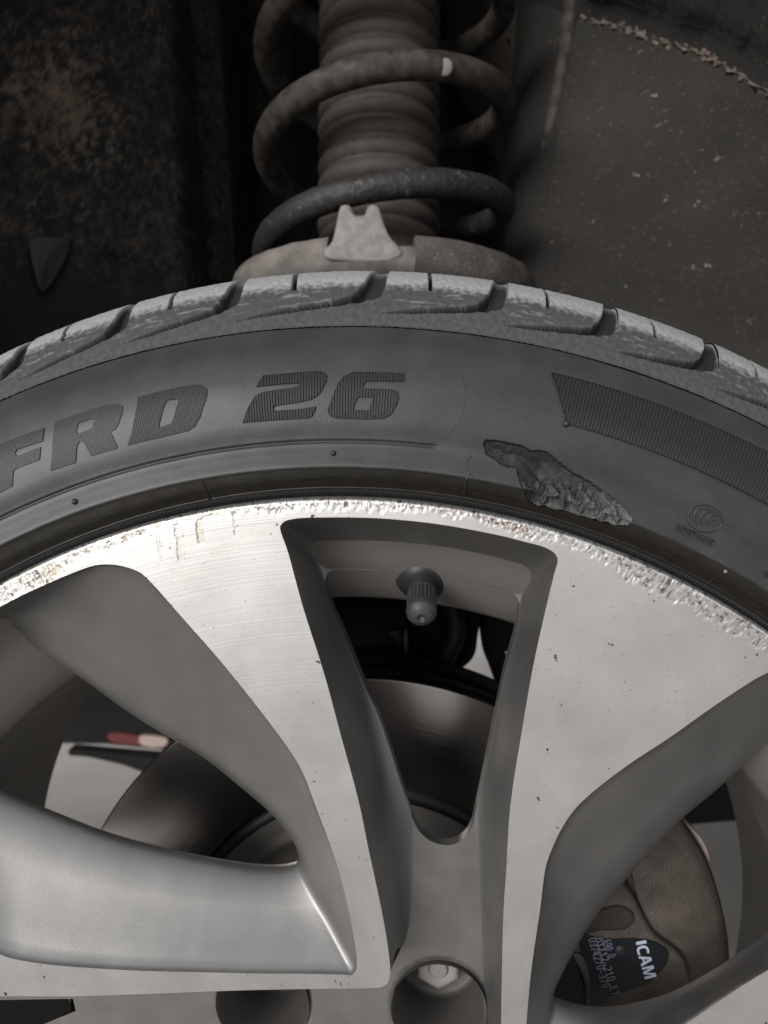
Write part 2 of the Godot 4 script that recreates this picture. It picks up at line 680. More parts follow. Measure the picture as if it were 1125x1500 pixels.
# ------------------------------------------------------------------ the wheel: tyre
func rubber_tone(u: float, v: float) -> Color:
	var n := nz.get_noise_2d(u * 40.0, v * 55.0)
	var n2 := nz.get_noise_2d(u * 160.0 + 31.0, v * 300.0)
	var r := prof_at(v).x
	var k := 0.071 + 0.018 * n + 0.009 * n2
	k += 0.022 * smoothstep(0.2842, 0.2905, r)            # dust towards the tread
	k *= 1.0 - 0.10 * smoothstep(0.01, 0.09, u)           # wiped cleaner to the right
	return Color(k * 0.97, k * 0.995, k * 1.055)

func build_tyre(wheel: Node3D) -> void:
	build_profile()
	var gouge := uv_poly([75, 85, 100, 60, 180, 65, 300, 88, 360, 110, 400, 132, 440, 128, 500, 142, 570, 195, 660, 265, 740, 310, 800, 345, 870, 400, 900, 420, 960, 470, 1030, 530, 1072, 590, 1030, 635, 960, 632, 880, 612, 800, 592, 700, 560, 600, 535, 510, 510, 440, 500, 400, 485, 375, 470, 350, 410, 325, 360, 305, 300, 295, 245, 250, 252, 200, 235, 150, 195, 90, 160, 85, 120], 4.5, 690, 630, 1)
	# ragged outline
	var rag := PackedVector2Array()
	for i in gouge.size():
		for t in 5:
			var q := gouge[i].lerp(gouge[(i + 1) % gouge.size()], t / 5.0)
			rag.append(q + Vector2(nz.get_noise_2d(q.x * 900.0, q.y * 900.0), nz.get_noise_2d(q.y * 900.0 + 7.0, q.x * 900.0)) * 0.0004)
	gouge = rag
	var v0 := v_of_r(0.24555)
	var v1 := v_of_r(0.2905)
	var vl := v_of_r(0.2538)
	var ua := -46.0 * PI / 180.0 * RU
	var ub := 48.0 * PI / 180.0 * RU
	var side := func(p: Vector2) -> Vector3:
		var h := 0.00012 * nz.get_noise_2d(p.x * 25.0, p.y * 40.0)
		var g := absf(p.y - vl)
		if g < 0.0012 and p.x < 0.034:
			h -= 0.0004 * smoothstep(0.00055, 0.0001, g) * smoothstep(0.034, 0.03, p.x)
		return skin(p.x, p.y, h)
	var tone := func(p: Vector2) -> Color: return rubber_tone(p.x, p.y)
	var tyre := part("tyre", sheet(PackedVector2Array([Vector2(ua, v0), Vector2(ub, v0), Vector2(ub, v1), Vector2(ua, v1)]), [gouge], Vector2(0.0009, 0.0007), side, tone, null, 0.0002), M.sidewall_rubber, wheel)
	tyre.set_meta("label", "worn black tyre sidewall with a torn gouge")
	# rim protector and bead, darker and browner
	var vb := v_of_r(0.2336)
	var bead_tone := func(p: Vector2) -> Color:
		var n := 0.75 + 0.5 * nz.get_noise_2d(p.x * 120.0, p.y * 400.0)
		return Color(n, n * 0.95, n * 0.88)
	var bead := part("rim_protector", sheet(PackedVector2Array([Vector2(ua, 0.0), Vector2(ub, 0.0), Vector2(ub, v0), Vector2(ua, v0)]), [gouge], Vector2(0.0014, 0.0005), func(p: Vector2) -> Vector3: return skin(p.x, p.y, 0.0), bead_tone, null, 0.0001), M.bead_rubber, tyre)
	bead.set_meta("label", "dark brown-black bead band beside the rim edge")
	# fine ribs right beside the rim
	var rr := []
	var nrib := 1700
	for j in 6:
		var row := PackedVector3Array()
		for i in nrib + 1:
			var u := lerpf(ua, ub, float(i) / nrib)
			var h: float = 0.00035 * [0.0, 1.0, 1.0, 1.0, 1.0, 0.0][j] * (1.0 if (i % 4) < 2 else 0.25)
			row.append(skin(u, lerpf(0.0052, 0.0086, j / 5.0), h + 0.00005))
		rr.append(row)
	rr.reverse()
	var ribs := part("bead_ribs", grid(rr), M.rib_rubber, tyre)
	ribs.set_meta("kind", "stuff")
	# the rest of the tyre round the wheel
	var rows := []
	for i in range(0, prof.size(), 4):
		var row := PackedVector3Array()
		for j in 181:
			var a := (48.0 + j * (360.0 - 94.0) / 180.0) * PI / 180.0
			row.append(Vector3(sin(a) * prof[i].x, cos(a) * prof[i].x, prof[i].y))
		rows.append(row)
	for i in range(0, 12):                      # inboard half, all round is below
		var t := float(i) / 11
		var row := PackedVector3Array()
		for j in 181:
			var a := (48.0 + j * (360.0 - 94.0) / 180.0) * PI / 180.0
			var r := 0.3205 - 0.001 * t - 0.075 * pow(t, 6.0)
			row.append(Vector3(sin(a) * r, cos(a) * r, -0.112 - 0.103 * t))
		rows.append(row)
	var cols := []
	for row in rows:
		var c := PackedColorArray()
		c.resize(181)
		c.fill(Color(0.09, 0.09, 0.093))
		cols.append(c)
	part("sidewall", grid(rows, false, cols), M.sidewall_rubber, tyre)
	# inboard half above
	rows = []
	for i in range(0, 14):
		var t := float(i) / 13
		var row := PackedVector3Array()
		for j in 81:
			var a := (-46.0 + j * 94.0 / 80.0) * PI / 180.0
			var r := 0.3205 - 0.001 * t - 0.075 * pow(t, 6.0)
			row.append(Vector3(sin(a) * r, cos(a) * r, -0.112 - 0.103 * t))
		rows.append(row)
	cols = []
	for row in rows:
		var c := PackedColorArray()
		c.resize(81)
		c.fill(Color(0.06, 0.06, 0.06))
		cols.append(c)
	part("inner_tread", grid(rows, false, cols), M.tread_rubber, tyre)

	# tread shoulder, one block of the pattern after another
	var js := [-44.5, -37.3, -30.0, -22.6, -15.2, -7.7, 1.6, 9.3, 16.4, 23.0, 30.3, 37.8, 45.6]
	var path: Array[Vector2] = []
	var half := [2.0, 2.2, 2.5, 2.6, 2.45, 2.3, 2.1, 1.7, 0.5]
	var deep := [0.6, 1.3, 3.2, 4.8, 5.0, 4.9, 4.6, 3.6, 0.4]
	for q in [[2.4, 0.0], [1.6, 0.3158], [0.6, 0.3095], [-0.8, 0.3050], [-3.6, 0.3020], [-8.0, 0.3004], [-16.0, 0.2990], [-27.0, 0.2975], [-38.5, 0.2961]]:
		path.append(Vector2(q[0], (v_of_r(q[1]) if q[1] > 0.0 else v_of_r(0.319)) * 1000.0))
	var vt0 := v1
	var vt1 := v_of_r(0.3188)
	var vend := prof_v[prof_v.size() - 1]
	var nu := 150
	var vs := PackedFloat32Array()
	for i in 146:
		vs.append(lerpf(vt0, vt1, i / 145.0))
	for i in range(1, 7):
		vs.append(lerpf(vt1, vend, i / 6.0))
	# groove depth over one pattern length, shared by all blocks
	var dent := PackedFloat32Array()
	var pitch := 43.0
	for i in nu + 1:
		var x := lerpf(4.6 - pitch, 4.6, float(i) / nu)
		for v in vs:
			var p := Vector2(x, v * 1000.0)
			var best := 0.0
			if v <= vt1 + 0.02:
				for s in path.size() - 1:
					var a := path[s]
					var b := path[s + 1]
					var ab := b - a
					var t := clampf((p - a).dot(ab) / ab.length_squared(), 0.0, 1.0)
					var off := p - (a + ab * t)
					var d := off.length()
					var w := lerpf(half[s], half[s + 1], t)
					var outer := ab.cross(off) > 0.0       # outer side: a long run-out
					var run := smoothstep(4.6, 3.0, s + t)
					if outer:
						w *= lerpf(0.95, 2.3, run)
					if d < w:
						best = maxf(best, lerpf(deep[s], deep[s + 1], t) * smoothstep(w, w * (lerpf(0.45, 0.12, run) if outer else 0.55), d))
				var vs0 := v_of_r(0.3062) * 1000.0
				if p.y > vs0:
					var d := absf(p.x + 22.5 + (p.y - vs0) * 0.06)
					best = maxf(best, 3.0 * smoothstep(0.8, 0.3, d) * smoothstep(vs0, vs0 + 1.0, p.y))
			else:
				best = 0.5 * smoothstep(3.0, 1.0, absf(x - 1.6))
			dent.append(best * 0.001)
	for k in js.size() - 1:
		var a1: float = js[k + 1] * PI / 180.0 + 0.0046 / 0.31
		var a0: float = js[k] * PI / 180.0 + 0.0046 / 0.31
		var g := []
		var gc := []
		for i in nu + 1:
			var u := lerpf(a0, a1, float(i) / nu) * RU
			var row := PackedVector3Array()
			var col := PackedColorArray()
			for j in vs.size():
				var v := vs[j]
				var d := dent[i * vs.size() + j]
				var pr := prof_at(v)
				var wear := nz.get_noise_2d(u * 420.0, v * 260.0)
				var fine := nz.get_noise_2d(u * 2200.0 + 50.0, v * 2200.0)
				var h := -d + 0.00018 * wear + 0.00005 * fine
				if j < 2:
					h += 0.00045 + 0.0002 * nz.get_noise_2d(u * 900.0, 3.0)   # the moulding line
				row.append(skin(u, v, h))
				var top := smoothstep(0.3055, 0.3098, pr.x + 0.0018 * wear)
				var c := lerpf(0.060 + 0.012 * fine + 0.014 * wear, 0.30 + 0.02 * fine + 0.05 * wear, top)
				var scuff := smoothstep(0.20, 0.55, nz.get_noise_2d(u * 75.0 + 9.0, v * 330.0) + 0.22 * wear + 0.08 * fine)
				c = lerpf(c, 0.31, scuff * 0.38 * smoothstep(0.2965, 0.302, pr.x))
				if pr.x < 0.299:
					c = maxf(c, 0.062 + 0.02 * wear)
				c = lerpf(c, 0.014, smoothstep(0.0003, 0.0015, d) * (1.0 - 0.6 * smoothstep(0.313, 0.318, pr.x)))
				col.append(Color(c * 0.99, c, c * 1.01))
			g.append(row)
			gc.append(col)
		part("tread_block", grid(g, false, gc), M.tread_rubber, tyre)

	# lettering: raised, with fine ribs across it
	var letter := func(outline: PackedVector2Array, holes: Array, period: float, rib: float, called: String, m: Material):
		var cell := Vector2(period / 4.0, 0.0016)
		var f := func(p: Vector2) -> Vector3:
			var ph := fposmod(p.x / period, 1.0)
			return skin(p.x, p.y, 0.00022 + rib * smoothstep(0.55, 0.35, absf(ph - 0.5) * 2.0))
		var o := part(called, sheet(outline, holes, cell, f, null, null, period / 8.0), m, tyre)
		# side walls of the raised shape
		var loops := [outline]
		loops.append_array(holes)
		for lp in loops:
			var hi := PackedVector3Array()
			var lo := PackedVector3Array()
			for i in lp.size():
				for t in 4:
					var q: Vector2 = lp[i].lerp(lp[(i + 1) % lp.size()], t / 4.0)
					hi.append(skin(q.x, q.y, 0.00024 + rib * 0.5))
					lo.append(skin(q.x, q.y, -0.0002))
			part("letter_edge", grid([lo, hi], true), m, o)
		return o
	var two := uv_poly([190, 88, 300, 78, 500, 62, 555, 65, 578, 85, 572, 120, 545, 180, 520, 210, 480, 232, 390, 252, 265, 268, 248, 285, 258, 300, 300, 298, 430, 288, 515, 273, 490, 330, 465, 345, 300, 355, 65, 373, 75, 345, 100, 280, 140, 215, 185, 188, 250, 178, 390, 158, 412, 148, 408, 132, 300, 138, 150, 155], 4.167, 340, 530)
	letter.call(two, [], 0.00088, 0.00060, "letter", M.letter_rubber)
	var six := uv_poly([740, 66, 1050, 74, 1045, 122, 820, 120, 795, 155, 805, 165, 980, 172, 1012, 185, 1018, 215, 1000, 270, 970, 320, 930, 345, 820, 352, 640, 345, 600, 335, 585, 310, 588, 285, 650, 130, 680, 95], 4.167, 340, 530)
	letter.call(six, [uv_poly([775, 215, 865, 218, 862, 235, 835, 297, 745, 296, 740, 285, 760, 235], 4.167, 340, 530)], 0.00088, 0.00060, "letter", M.letter_rubber)
	var dee := uv_poly([712, 115, 850, 78, 1000, 50, 1045, 50, 1068, 70, 1065, 110, 1030, 215, 1005, 260, 970, 285, 850, 315, 658, 360, 680, 300, 710, 150], 3.516, 0, 550)
	letter.call(dee, [uv_poly([860, 130, 910, 122, 922, 130, 895, 225, 880, 250, 825, 268, 820, 255, 845, 160], 3.516, 0, 550)], 0.00072, 0.00022, "letter", M.letter_rubber)
	var arr_ := uv_poly([285, 245, 400, 200, 560, 152, 610, 145, 632, 160, 630, 195, 612, 250, 595, 278, 570, 292, 605, 365, 600, 378, 470, 415, 430, 340, 410, 340, 397, 365, 390, 450, 262, 492, 270, 420], 3.516, 0, 550)
	letter.call(arr_, [uv_poly([405, 245, 480, 222, 490, 232, 478, 272, 405, 302, 395, 290], 3.516, 0, 550)], 0.00072, 0.00012, "letter", M.letter_rubber)
	var eff := uv_poly([-130, 415, 0, 358, 120, 310, 230, 270, 222, 337, 90, 382, 78, 400, 90, 418, 212, 368, 205, 435, 85, 480, 70, 495, 65, 570, 0, 605, -200, 690, -190, 640], 3.516, 0, 550)
	letter.call(eff, [], 0.00072, 0.00012, "letter", M.letter_rubber)
	# the long ribbed panel
	var ru := func(x: float, y: float) -> Vector2: return uv_px(x, y)
	var pan := PackedVector2Array()
	var pa: Vector2 = ru.call(808.0, 547.0)
	var pb: Vector2 = ru.call(829.0, 621.0)
	var ue := 41.0 * PI / 180.0 * RU
	pan.append_array([pb, pa])
	for i in range(1, 9):
		pan.append(Vector2(lerpf(pa.x, ue, i / 8.0), pa.y))
	for i in 9:
		pan.append(Vector2(lerpf(ue, pb.x + 0.004, i / 8.0), pb.y))
	letter.call(clean(pan), [], 0.00104, 0.00085, "ribbed_panel", M.letter_rubber)
	# torn gouge
	var lo := gouge[0]
	var hi := gouge[0]
	for p in gouge:
		lo = lo.min(p)
		hi = hi.max(p)
	lo -= Vector2.ONE * 0.002
	hi += Vector2.ONE * 0.002
	var cs := 0.0007
	var gw := int((hi.x - lo.x) / cs) + 2
	var gh := int((hi.y - lo.y) / cs) + 2
	var df := PackedFloat32Array()
	for j in gh:
		for i in gw:
			var p := lo + Vector2(i, j) * cs
			var best := 1.0
			for s in range(0, gouge.size(), 3):
				var q := Geometry2D.get_closest_point_to_segment(p, gouge[s], gouge[(s + 3) % gouge.size()])
				best = minf(best, p.distance_squared_to(q))
			df.append(sqrt(best))
	var dist := func(p: Vector2) -> float:
		var q := (p - lo) / cs
		var i := clampi(int(q.x), 0, gw - 2)
		var j := clampi(int(q.y), 0, gh - 2)
		var fx := q.x - i
		var fy := q.y - j
		return lerpf(lerpf(df[j * gw + i], df[j * gw + i + 1], fx), lerpf(df[(j + 1) * gw + i], df[(j + 1) * gw + i + 1], fx), fy)
	var g0 := uv_px(690 + 400 / 4.5, 630 + 485 / 4.5)
	var g1 := uv_px(690 + 1060 / 4.5, 630 + 610 / 4.5)
	var gd := (g1 - g0).normalized()
	var flap := func(p: Vector2) -> float:       # how far into the frayed lower part
		var e := gd.cross(p - g0)
		var s := gd.dot(p - g0)
		var lift := 0.0125 - 0.006 * clampf(s / 0.05, 0.0, 1.0)
		return smoothstep(lift, lift - 0.004, e + 0.003 * nz.get_noise_2d(p.x * 500.0, 4.0)) * smoothstep(-0.008, 0.004, s)
	var tear := func(p: Vector2) -> Vector3:
		var d: float = dist.call(p)
		var f: float = flap.call(p)
		var h := -0.0011 * smoothstep(0.0, 0.0007, d) - 0.0030 * smoothstep(0.0, 0.009, d)
		var s := gd.dot(p - g0)
		var e := gd.cross(p - g0)
		# folds that run down across the tear
		var bend := s * 330.0 + e * 110.0 + e * absf(e) * 9000.0 + 0.7 * nz.get_noise_2d(s * 120.0, e * 120.0)
		var saw := fposmod(bend, 2.0) * 0.5
		var fold := 0.5 - 0.5 * cos(TAU * pow(saw, 1.8))
		h += lerpf(0.0002, 0.0028, f) * (fold - 0.4) * smoothstep(0.0, 0.002, d)
		h += f * 0.00025 * nz.get_noise_2d(s * 1100.0, e * 260.0) * smoothstep(0.0, 0.0012, d)
		h += 0.00016 * nz.get_noise_2d(s * 260.0, e * 260.0) * smoothstep(0.0, 0.001, d)
		var crack := absf(nz.get_noise_2d(s * 260.0 + 8.0, e * 110.0))
		h -= 0.0012 * smoothstep(0.03, 0.0, crack) * f * smoothstep(0.001, 0.003, d)
		return skin(p.x, p.y, h)
	var tear_tone := func(p: Vector2) -> Color:
		var f: float = flap.call(p)
		var s := gd.dot(p - g0)
		var e := gd.cross(p - g0)
		var n := nz.get_noise_2d(s * 900.0, e * 300.0)
		var c := lerpf(0.010, 0.040 + 0.085 * clampf(s / 0.06, -0.3, 1.0) + 0.035 * n, f)
		return Color(c * 1.02, c, c * 1.02)
	part("torn_gouge", sheet(gouge, [], Vector2(0.00032, 0.00032), tear, tear_tone, null, 0.00015), M.torn_rubber, tyre).set_meta("label", "torn gouge with frayed rubber folds")
	# thin moulded curves, pips and seams
	var curve := func(pts: Array, r: float, called: String):
		var p := PackedVector3Array()
		for i in range(0, pts.size(), 2):
			var q: Vector2 = uv_px(pts[i], pts[i + 1])
			p.append(Vector3(q.x, q.y, 0))
		p = catmull3(p, 8, false)
		var q3 := PackedVector3Array()
		for q in p:
			q3.append(skin(q.x, q.y, 0.0))
		part(called, tube(q3, r, 6), M.letter_rubber, tyre)
	curve.call([610, 649, 640, 647, 662, 632, 678, 604, 682, 575, 676, 548, 662, 524], 0.00012, "moulded_line")
	curve.call([690, 668, 684, 680, 686, 692, 694, 699], 0.00020, "moulded_line")
	curve.call([294, 704, 299, 713, 303, 722, 307, 731], 0.00045, "mould_seam")
	curve.call([684, 699, 682, 711, 680, 724], 0.00045, "mould_seam")
	curve.call([1062, 836, 1050, 845, 1037, 855], 0.00040, "mould_seam")
	for q in [[488, 664, 0.0009], [110, 735, 0.0010], [829, 621, 0.0011], [1063, 836, 0.0006]]:
		var w := uv_px(q[0], q[1])
		var sm := SphereMesh.new()
		sm.radius = q[2]
		sm.height = q[2] * 2.0
		sm.radial_segments = 12
		sm.rings = 6
		var o := part("moulding_pip", sm, M.letter_rubber if q[0] < 1000 else M.dusty_alloy, tyre)
		o.position += skin(w.x, w.y, 0.0002)
	# certification mark: an oval with three nested arcs, and its number
	var oval := []
	for i in 37:
		var a := TAU * i / 36
		oval.append_array([1033 + 25.5 * cos(a) * 0.96 - 20.5 * sin(a) * 0.28, 759.5 + 20.0 * sin(a) * 0.95 + 25.0 * cos(a) * 0.28])
	curve.call(oval, 0.00030, "certification_mark")
	for k in 3:
		var arc := []
		for i in 15:
			var a := (-62.0 - i * 13.0) * PI / 180.0 + 0.28
			var rr_ := 16.5 - k * 2.6
			arc.append_array([1031.5 + k * 7.5 + rr_ * 0.92 * cos(a), 757.5 + k * 2.7 + rr_ * 0.80 * sin(a)])
		curve.call(arc, 0.00034, "certification_mark")
	var sten := []
	for i in 9:
		var a := (-130.0 + i * 33.0) * PI / 180.0
		sten.append_array([1045.0 + 2.4 * cos(a), 765.5 + (i - 4) * 0.6 + 1.6 * sin(a)])
	curve.call(sten, 0.00026, "certification_mark")
	var font := SystemFont.new()
	font.font_names = PackedStringArray(["Droid Sans"])
	var text_on := func(t: String, x0: float, y0: float, x1: float, y1: float, size: float):
		for i in t.length():
			var f := float(i) / maxi(t.length() - 1, 1)
			var q := uv_px(lerpf(x0, x1, f), lerpf(y0, y1, f))
			var tm := TextMesh.new()
			tm.text = t[i]
			tm.font = font
			tm.font_size = 32
			tm.pixel_size = size / 32.0
			tm.depth = 0.0008
			tm.curve_step = 2.0
			var o := part("moulded_character", tm, M.letter_rubber, tyre)
			o.position += skin(q.x, q.y, 0.0001)
			o.rotation.z = -q.x / RU
	text_on.call("A092668", 993, 774, 1041, 795, 0.0034)
	text_on.call("94", 1122, 843, 1131, 848, 0.0034)

# ------------------------------------------------------------------ the wheel: rim
func loft(outer_px: Array, inner_px: Array, zin, profile: Array, k: int, closed: bool, frame := Transform3D()) -> ArrayMesh:
	var a := PackedVector3Array()
	var b := PackedVector3Array()
	for i in range(0, outer_px.size(), 2):
		a.append(on_face(outer_px[i], outer_px[i + 1]))
		if zin == null:
			b.append(on_floor(inner_px[i], inner_px[i + 1]))
		else:
			b.append(un(inner_px[i], inner_px[i + 1], zin))
	a = catmull3(a, k, closed)
	b = catmull3(b, k, closed)
	for i in a.size():
		a[i].z = zface(Vector2(a[i].x, a[i].y))
	var rows := []
	for p in profile:
		var row := PackedVector3Array()
		for i in a.size():
			var q := a[i].lerp(b[i], p[0])
			q.z = lerpf(a[i].z, b[i].z, p[1])
			row.append(frame * q)
		rows.append(row)
	return grid(rows, closed)

func spun(p: PackedVector2Array, a: float) -> PackedVector2Array:
	return Transform2D(a, Vector2.ZERO) * p

func ring2(c: Vector2, r: float, n: int) -> PackedVector2Array:
	var p := PackedVector2Array()
	for i in n:
		p.append(c + Vector2(r, 0).rotated(TAU * i / n))
	return p

func build_rim(wheel: Node3D) -> void:
	# window with the valve: outline on the face and foot of its walls, both from the right foot round to the left
	var wo := [733, 1640, 734, 1500, 737, 1350, 741.7, 1274, 747.6, 1180, 764, 1074, 781, 976, 800, 890, 812, 840, 816.5, 817, 800, 802.5, 766, 793, 721, 782, 636, 767, 550, 759, 465, 758, 427, 760.5, 413, 767, 411, 778, 422.7, 811.7, 444, 890, 474, 984, 499.5, 1078, 525, 1172, 540, 1245, 552, 1300, 564, 1360, 571.6, 1415, 570, 1434, 566, 1442, 559, 1446]
	var wi := [710, 1560, 708, 1430, 703, 1300, 700, 1235, 697, 1182, 718, 1082, 738, 985, 753, 930, 759, 893, 758, 878, 748, 868, 733, 863, 700, 854, 648, 844, 566, 836, 500, 835, 486, 836.5, 479, 843, 478.5, 856, 486, 885, 503.7, 925, 533, 997, 559, 1057, 590, 1152, 604, 1196, 605, 1250, 603, 1305, 600, 1350, 594, 1376, 586, 1390, 572, 1398]
	# left spoke pair: pocket outline and the edge of the hole inside it
	var lo := [517, 1427, 522.7, 1407, 513, 1344, 493.4, 1266, 462, 1180, 438.5, 1122, 396.5, 1061, 326.5, 972.6, 261, 898, 224, 856, 200, 836, 158, 826.6, 112, 837, 0, 888.6, -120, 965, -230, 1060, -290, 1130, -290, 1165, -240, 1215, -150, 1290, -60, 1365, 0, 1398, 44, 1409, 100, 1415.6, 200, 1421.8, 290, 1424, 380, 1426, 450, 1426.5, 500, 1427.5]
	var li := [436, 1262, 437, 1252, 434, 1240, 425, 1224, 406, 1200, 385, 1180, 350, 1151, 298, 1110, 235, 1073, 186.6, 1042.6, 150, 1016, 112, 989, 60, 954, 0, 912, -80, 965, -190, 1060, -235, 1105, -235, 1125, -190, 1140, -110, 1132, -50, 1142, 0, 1161.5, 60, 1187, 144, 1220, 224, 1243, 303, 1259.5, 364, 1269, 406, 1271, 430, 1267]
	# right spoke pair
	var ro := [765, 1600, 771, 1500, 779, 1415, 790.7, 1336, 798.5, 1274, 808, 1245, 821, 1217, 843, 1184, 877, 1153, 925, 1117, 980, 1081, 1058, 1026, 1125, 985, 1172, 978, 1230, 1040, 1310, 1130, 1390, 1250, 1395, 1290, 1330, 1320, 1220, 1370, 1125, 1421, 1060, 1462, 1000, 1503, 940, 1540, 880, 1570, 820, 1600, 780, 1612]
	var ri := [812, 1464, 812, 1450, 820, 1432, 838, 1398, 862, 1358, 875, 1340, 887, 1322, 910, 1296, 933, 1269.6, 965, 1235, 994.7, 1202, 1056, 1150, 1125, 1085, 1165, 1060, 1210, 1070, 1265, 1130, 1310, 1220, 1310, 1255, 1260, 1290, 1180, 1340, 1125, 1377, 1056, 1423, 994.7, 1456.7, 948.7, 1472, 902.7, 1481, 859.7, 1479.7, 826, 1471]
	var face_line := func(a: Array, k: int, closed: bool) -> PackedVector2Array:
		var p := PackedVector3Array()
		for i in range(0, a.size(), 2):
			p.append(on_face(a[i], a[i + 1]))
		return flat_xy(catmull3(p, k, closed))
	var pl := clean(face_line.call(lo, 4, true))
	var prr := clean(face_line.call(ro, 4, true))
	var win: PackedVector2Array = face_line.call(wo, 4, false)
	# under the lower spoke of the left pair
	var below: PackedVector2Array = face_line.call([560, 1445.5, 545, 1447.5, 470, 1448.5, 380, 1450, 290, 1453, 200, 1456.5, 101, 1459.5, 0, 1459.5, -150, 1466], 3, false)
	var cut_a := win.duplicate()
	cut_a.append_array(PackedVector2Array([below[0], Vector2(0.0, 0.05), Vector2(0.0, 0.0), Vector2(0.047, -0.005)]))
	cut_a = clean(cut_a)
	var cut_b := below.duplicate()
	cut_b.append_array(PackedVector2Array([Vector2(-0.205, 0.052), Vector2(-0.219, 0.04), Vector2(-0.2235, 0.0), Vector2(-0.219, -0.035), Vector2(-0.12, -0.03), Vector2(-0.05, -0.015), Vector2(0.0, 0.0), Vector2(0.0, 0.05)]))
	cut_b = clean(cut_b)
	var cuts := [pl, prr, cut_a, cut_b, ring2(Vector2.ZERO, 0.052, 40)]
	var turn := TAU / 5.0
	for k in [1, 2, 3]:
		cuts.append(spun(prr, -turn * k))
	for k in [2.03, 3.03, 4.0]:
		cuts.append(spun(cut_a, turn * k))
	var on := func(p: Vector2) -> Vector3: return Vector3(p.x, p.y, zface(p))
	var fuv := func(p: Vector2) -> Vector2: return Vector2(atan2(p.x, p.y) * 0.16, p.length())
	var rim := part("rim", sheet(ring2(Vector2.ZERO, 0.2222, 300), cuts, Vector2(0.003, 0.003), on, null, fuv, 0.001), M.machined_alloy, wheel)
	rim.set_meta("label", "machined silver spoke faces of the alloy rim")
	# scuffed outer edge of the rim, ground by kerbs; (angle * 0.23, radius)
	var ra := -50.0 * PI / 180.0 * 0.23
	var rb := 52.0 * PI / 180.0 * 0.23
	var to_edge := func(poly: PackedVector2Array) -> PackedVector2Array:
		var o := PackedVector2Array()
		for q in poly:
			o.append(Vector2(atan2(q.x, q.y) * 0.23, q.length()))
		return clean(o)
	var rash := func(p: Vector2) -> float:
		var wide := 0.0040 + 0.0022 * nz.get_noise_2d(p.x * 45.0, 2.0) + 0.0028 * smoothstep(0.045, 0.11, p.x) + 0.0035 * smoothstep(-0.06, -0.11, p.x)
		wide += 0.0016 * nz.get_noise_2d(p.x * 420.0, 9.0)
		var k := smoothstep(0.2362 - wide, 0.2362 - wide + 0.0016, p.y)
		return k
	var streak := func(p: Vector2) -> float:
		var low := nz.get_noise_2d(p.x * 70.0, 31.0)
		return nz.get_noise_2d(p.x * 1600.0 + p.y * (300.0 + 500.0 * low), p.y * 70.0 - p.x * 50.0) * (0.55 + 0.7 * absf(low)) + 0.35 * nz.get_noise_2d(p.x * 160.0, p.y * 700.0)
	var nick := func(p: Vector2) -> Vector2:       # (inside, at its edge) of the long chips on the left spoke
		var o := Vector2.ZERO
		for q in [[-0.0530, 0.0013, 0.2205, 0.6], [-0.0455, 0.0012, 0.2255, 1.0], [-0.0600, 0.0004, 0.2235, 0.1], [-0.034, 0.0006, 0.2262, 0.3]]:
			var d := absf(p.x - q[0] - (p.y - 0.228) * 0.12 + 0.0007 * nz.get_noise_2d(p.y * 200.0, q[0] * 99.0))
			if p.y > q[2] and p.y < 0.2335:
				o.x = maxf(o.x, smoothstep(q[1], q[1] * 0.8, d) * q[3])
				o.y = maxf(o.y, smoothstep(0.0003, 0.0001, absf(d - q[1])) * (0.4 + 0.6 * smoothstep(-0.1, 0.2, nz.get_noise_2d(p.x * 900.0, p.y * 500.0))))
		return o
	var edge_at := func(p: Vector2) -> Vector3:
		var a := p.x / 0.23
		var z := zface(Vector2(0, p.y)) + 0.00005
		var k: float = rash.call(p)
		if k > 0.0:
			var n2 := nz.get_noise_2d(p.x * 420.0 + 17.0, p.y * 260.0)
			z += k * (-0.00014 + 0.00012 * streak.call(p) + 0.00006 * n2 + 0.00004 * nz.get_noise_2d(p.x * 1500.0, p.y * 1500.0))
		z -= 0.00012 * (nick.call(p) as Vector2).x
		var roll := maxf(0.0, p.y - 0.2348) / 0.0015
		z -= 0.0013 * roll * roll
		return Vector3(sin(a) * p.y, cos(a) * p.y, z)
	var edge_tone := func(p: Vector2) -> Color:
		var k: float = rash.call(p)
		var n: float = streak.call(p)
		var n2 := nz.get_noise_2d(p.x * 500.0 + 40.0, p.y * 380.0)
		var c := Color(1, 1, 1)
		var raw := 1.0 + 0.14 * n2
		var sc := Color(raw, raw * 0.99, raw * 0.97).lerp(Color(0.16, 0.14, 0.12), 0.85 * smoothstep(-0.16, -0.36, n + 0.3 * n2))
		# traces of red paint and tan dirt
		var fleck := smoothstep(0.02, 0.25, nz.get_noise_2d(p.x * 700.0 + 3.0, p.y * 900.0))
		var red := fleck * smoothstep(0.011, 0.006, absf(p.x - 0.0505)) * smoothstep(0.0022, 0.0008, absf(p.y - 0.2334))
		red = maxf(red, 0.6 * fleck * smoothstep(0.012, 0.004, absf(p.x - 0.028)) * smoothstep(0.0016, 0.0008, absf(p.y - 0.2342)))
		sc = sc.lerp(Color(0.30, 0.04, 0.05), clampf(red, 0, 0.9))
		var tan_ := smoothstep(0.1, 0.5, nz.get_noise_2d(p.x * 130.0 + 5.0, p.y * 130.0)) * smoothstep(-0.02, -0.05, p.x)
		sc = sc.lerp(Color(0.60, 0.52, 0.38), tan_ * 0.6)
		c = c.lerp(sc, k)
		var ch: Vector2 = nick.call(p)
		c = c.lerp(Color(0.80, 0.74, 0.62), ch.x * 0.5)
		return c.lerp(Color(0.25, 0.22, 0.19), ch.y * 0.45)
	var band := PackedVector2Array()
	for q in [[ra, 0.2215], [rb, 0.2215], [rb, 0.2362], [ra, 0.2362]]:
		band.append(Vector2(q[0], q[1]))
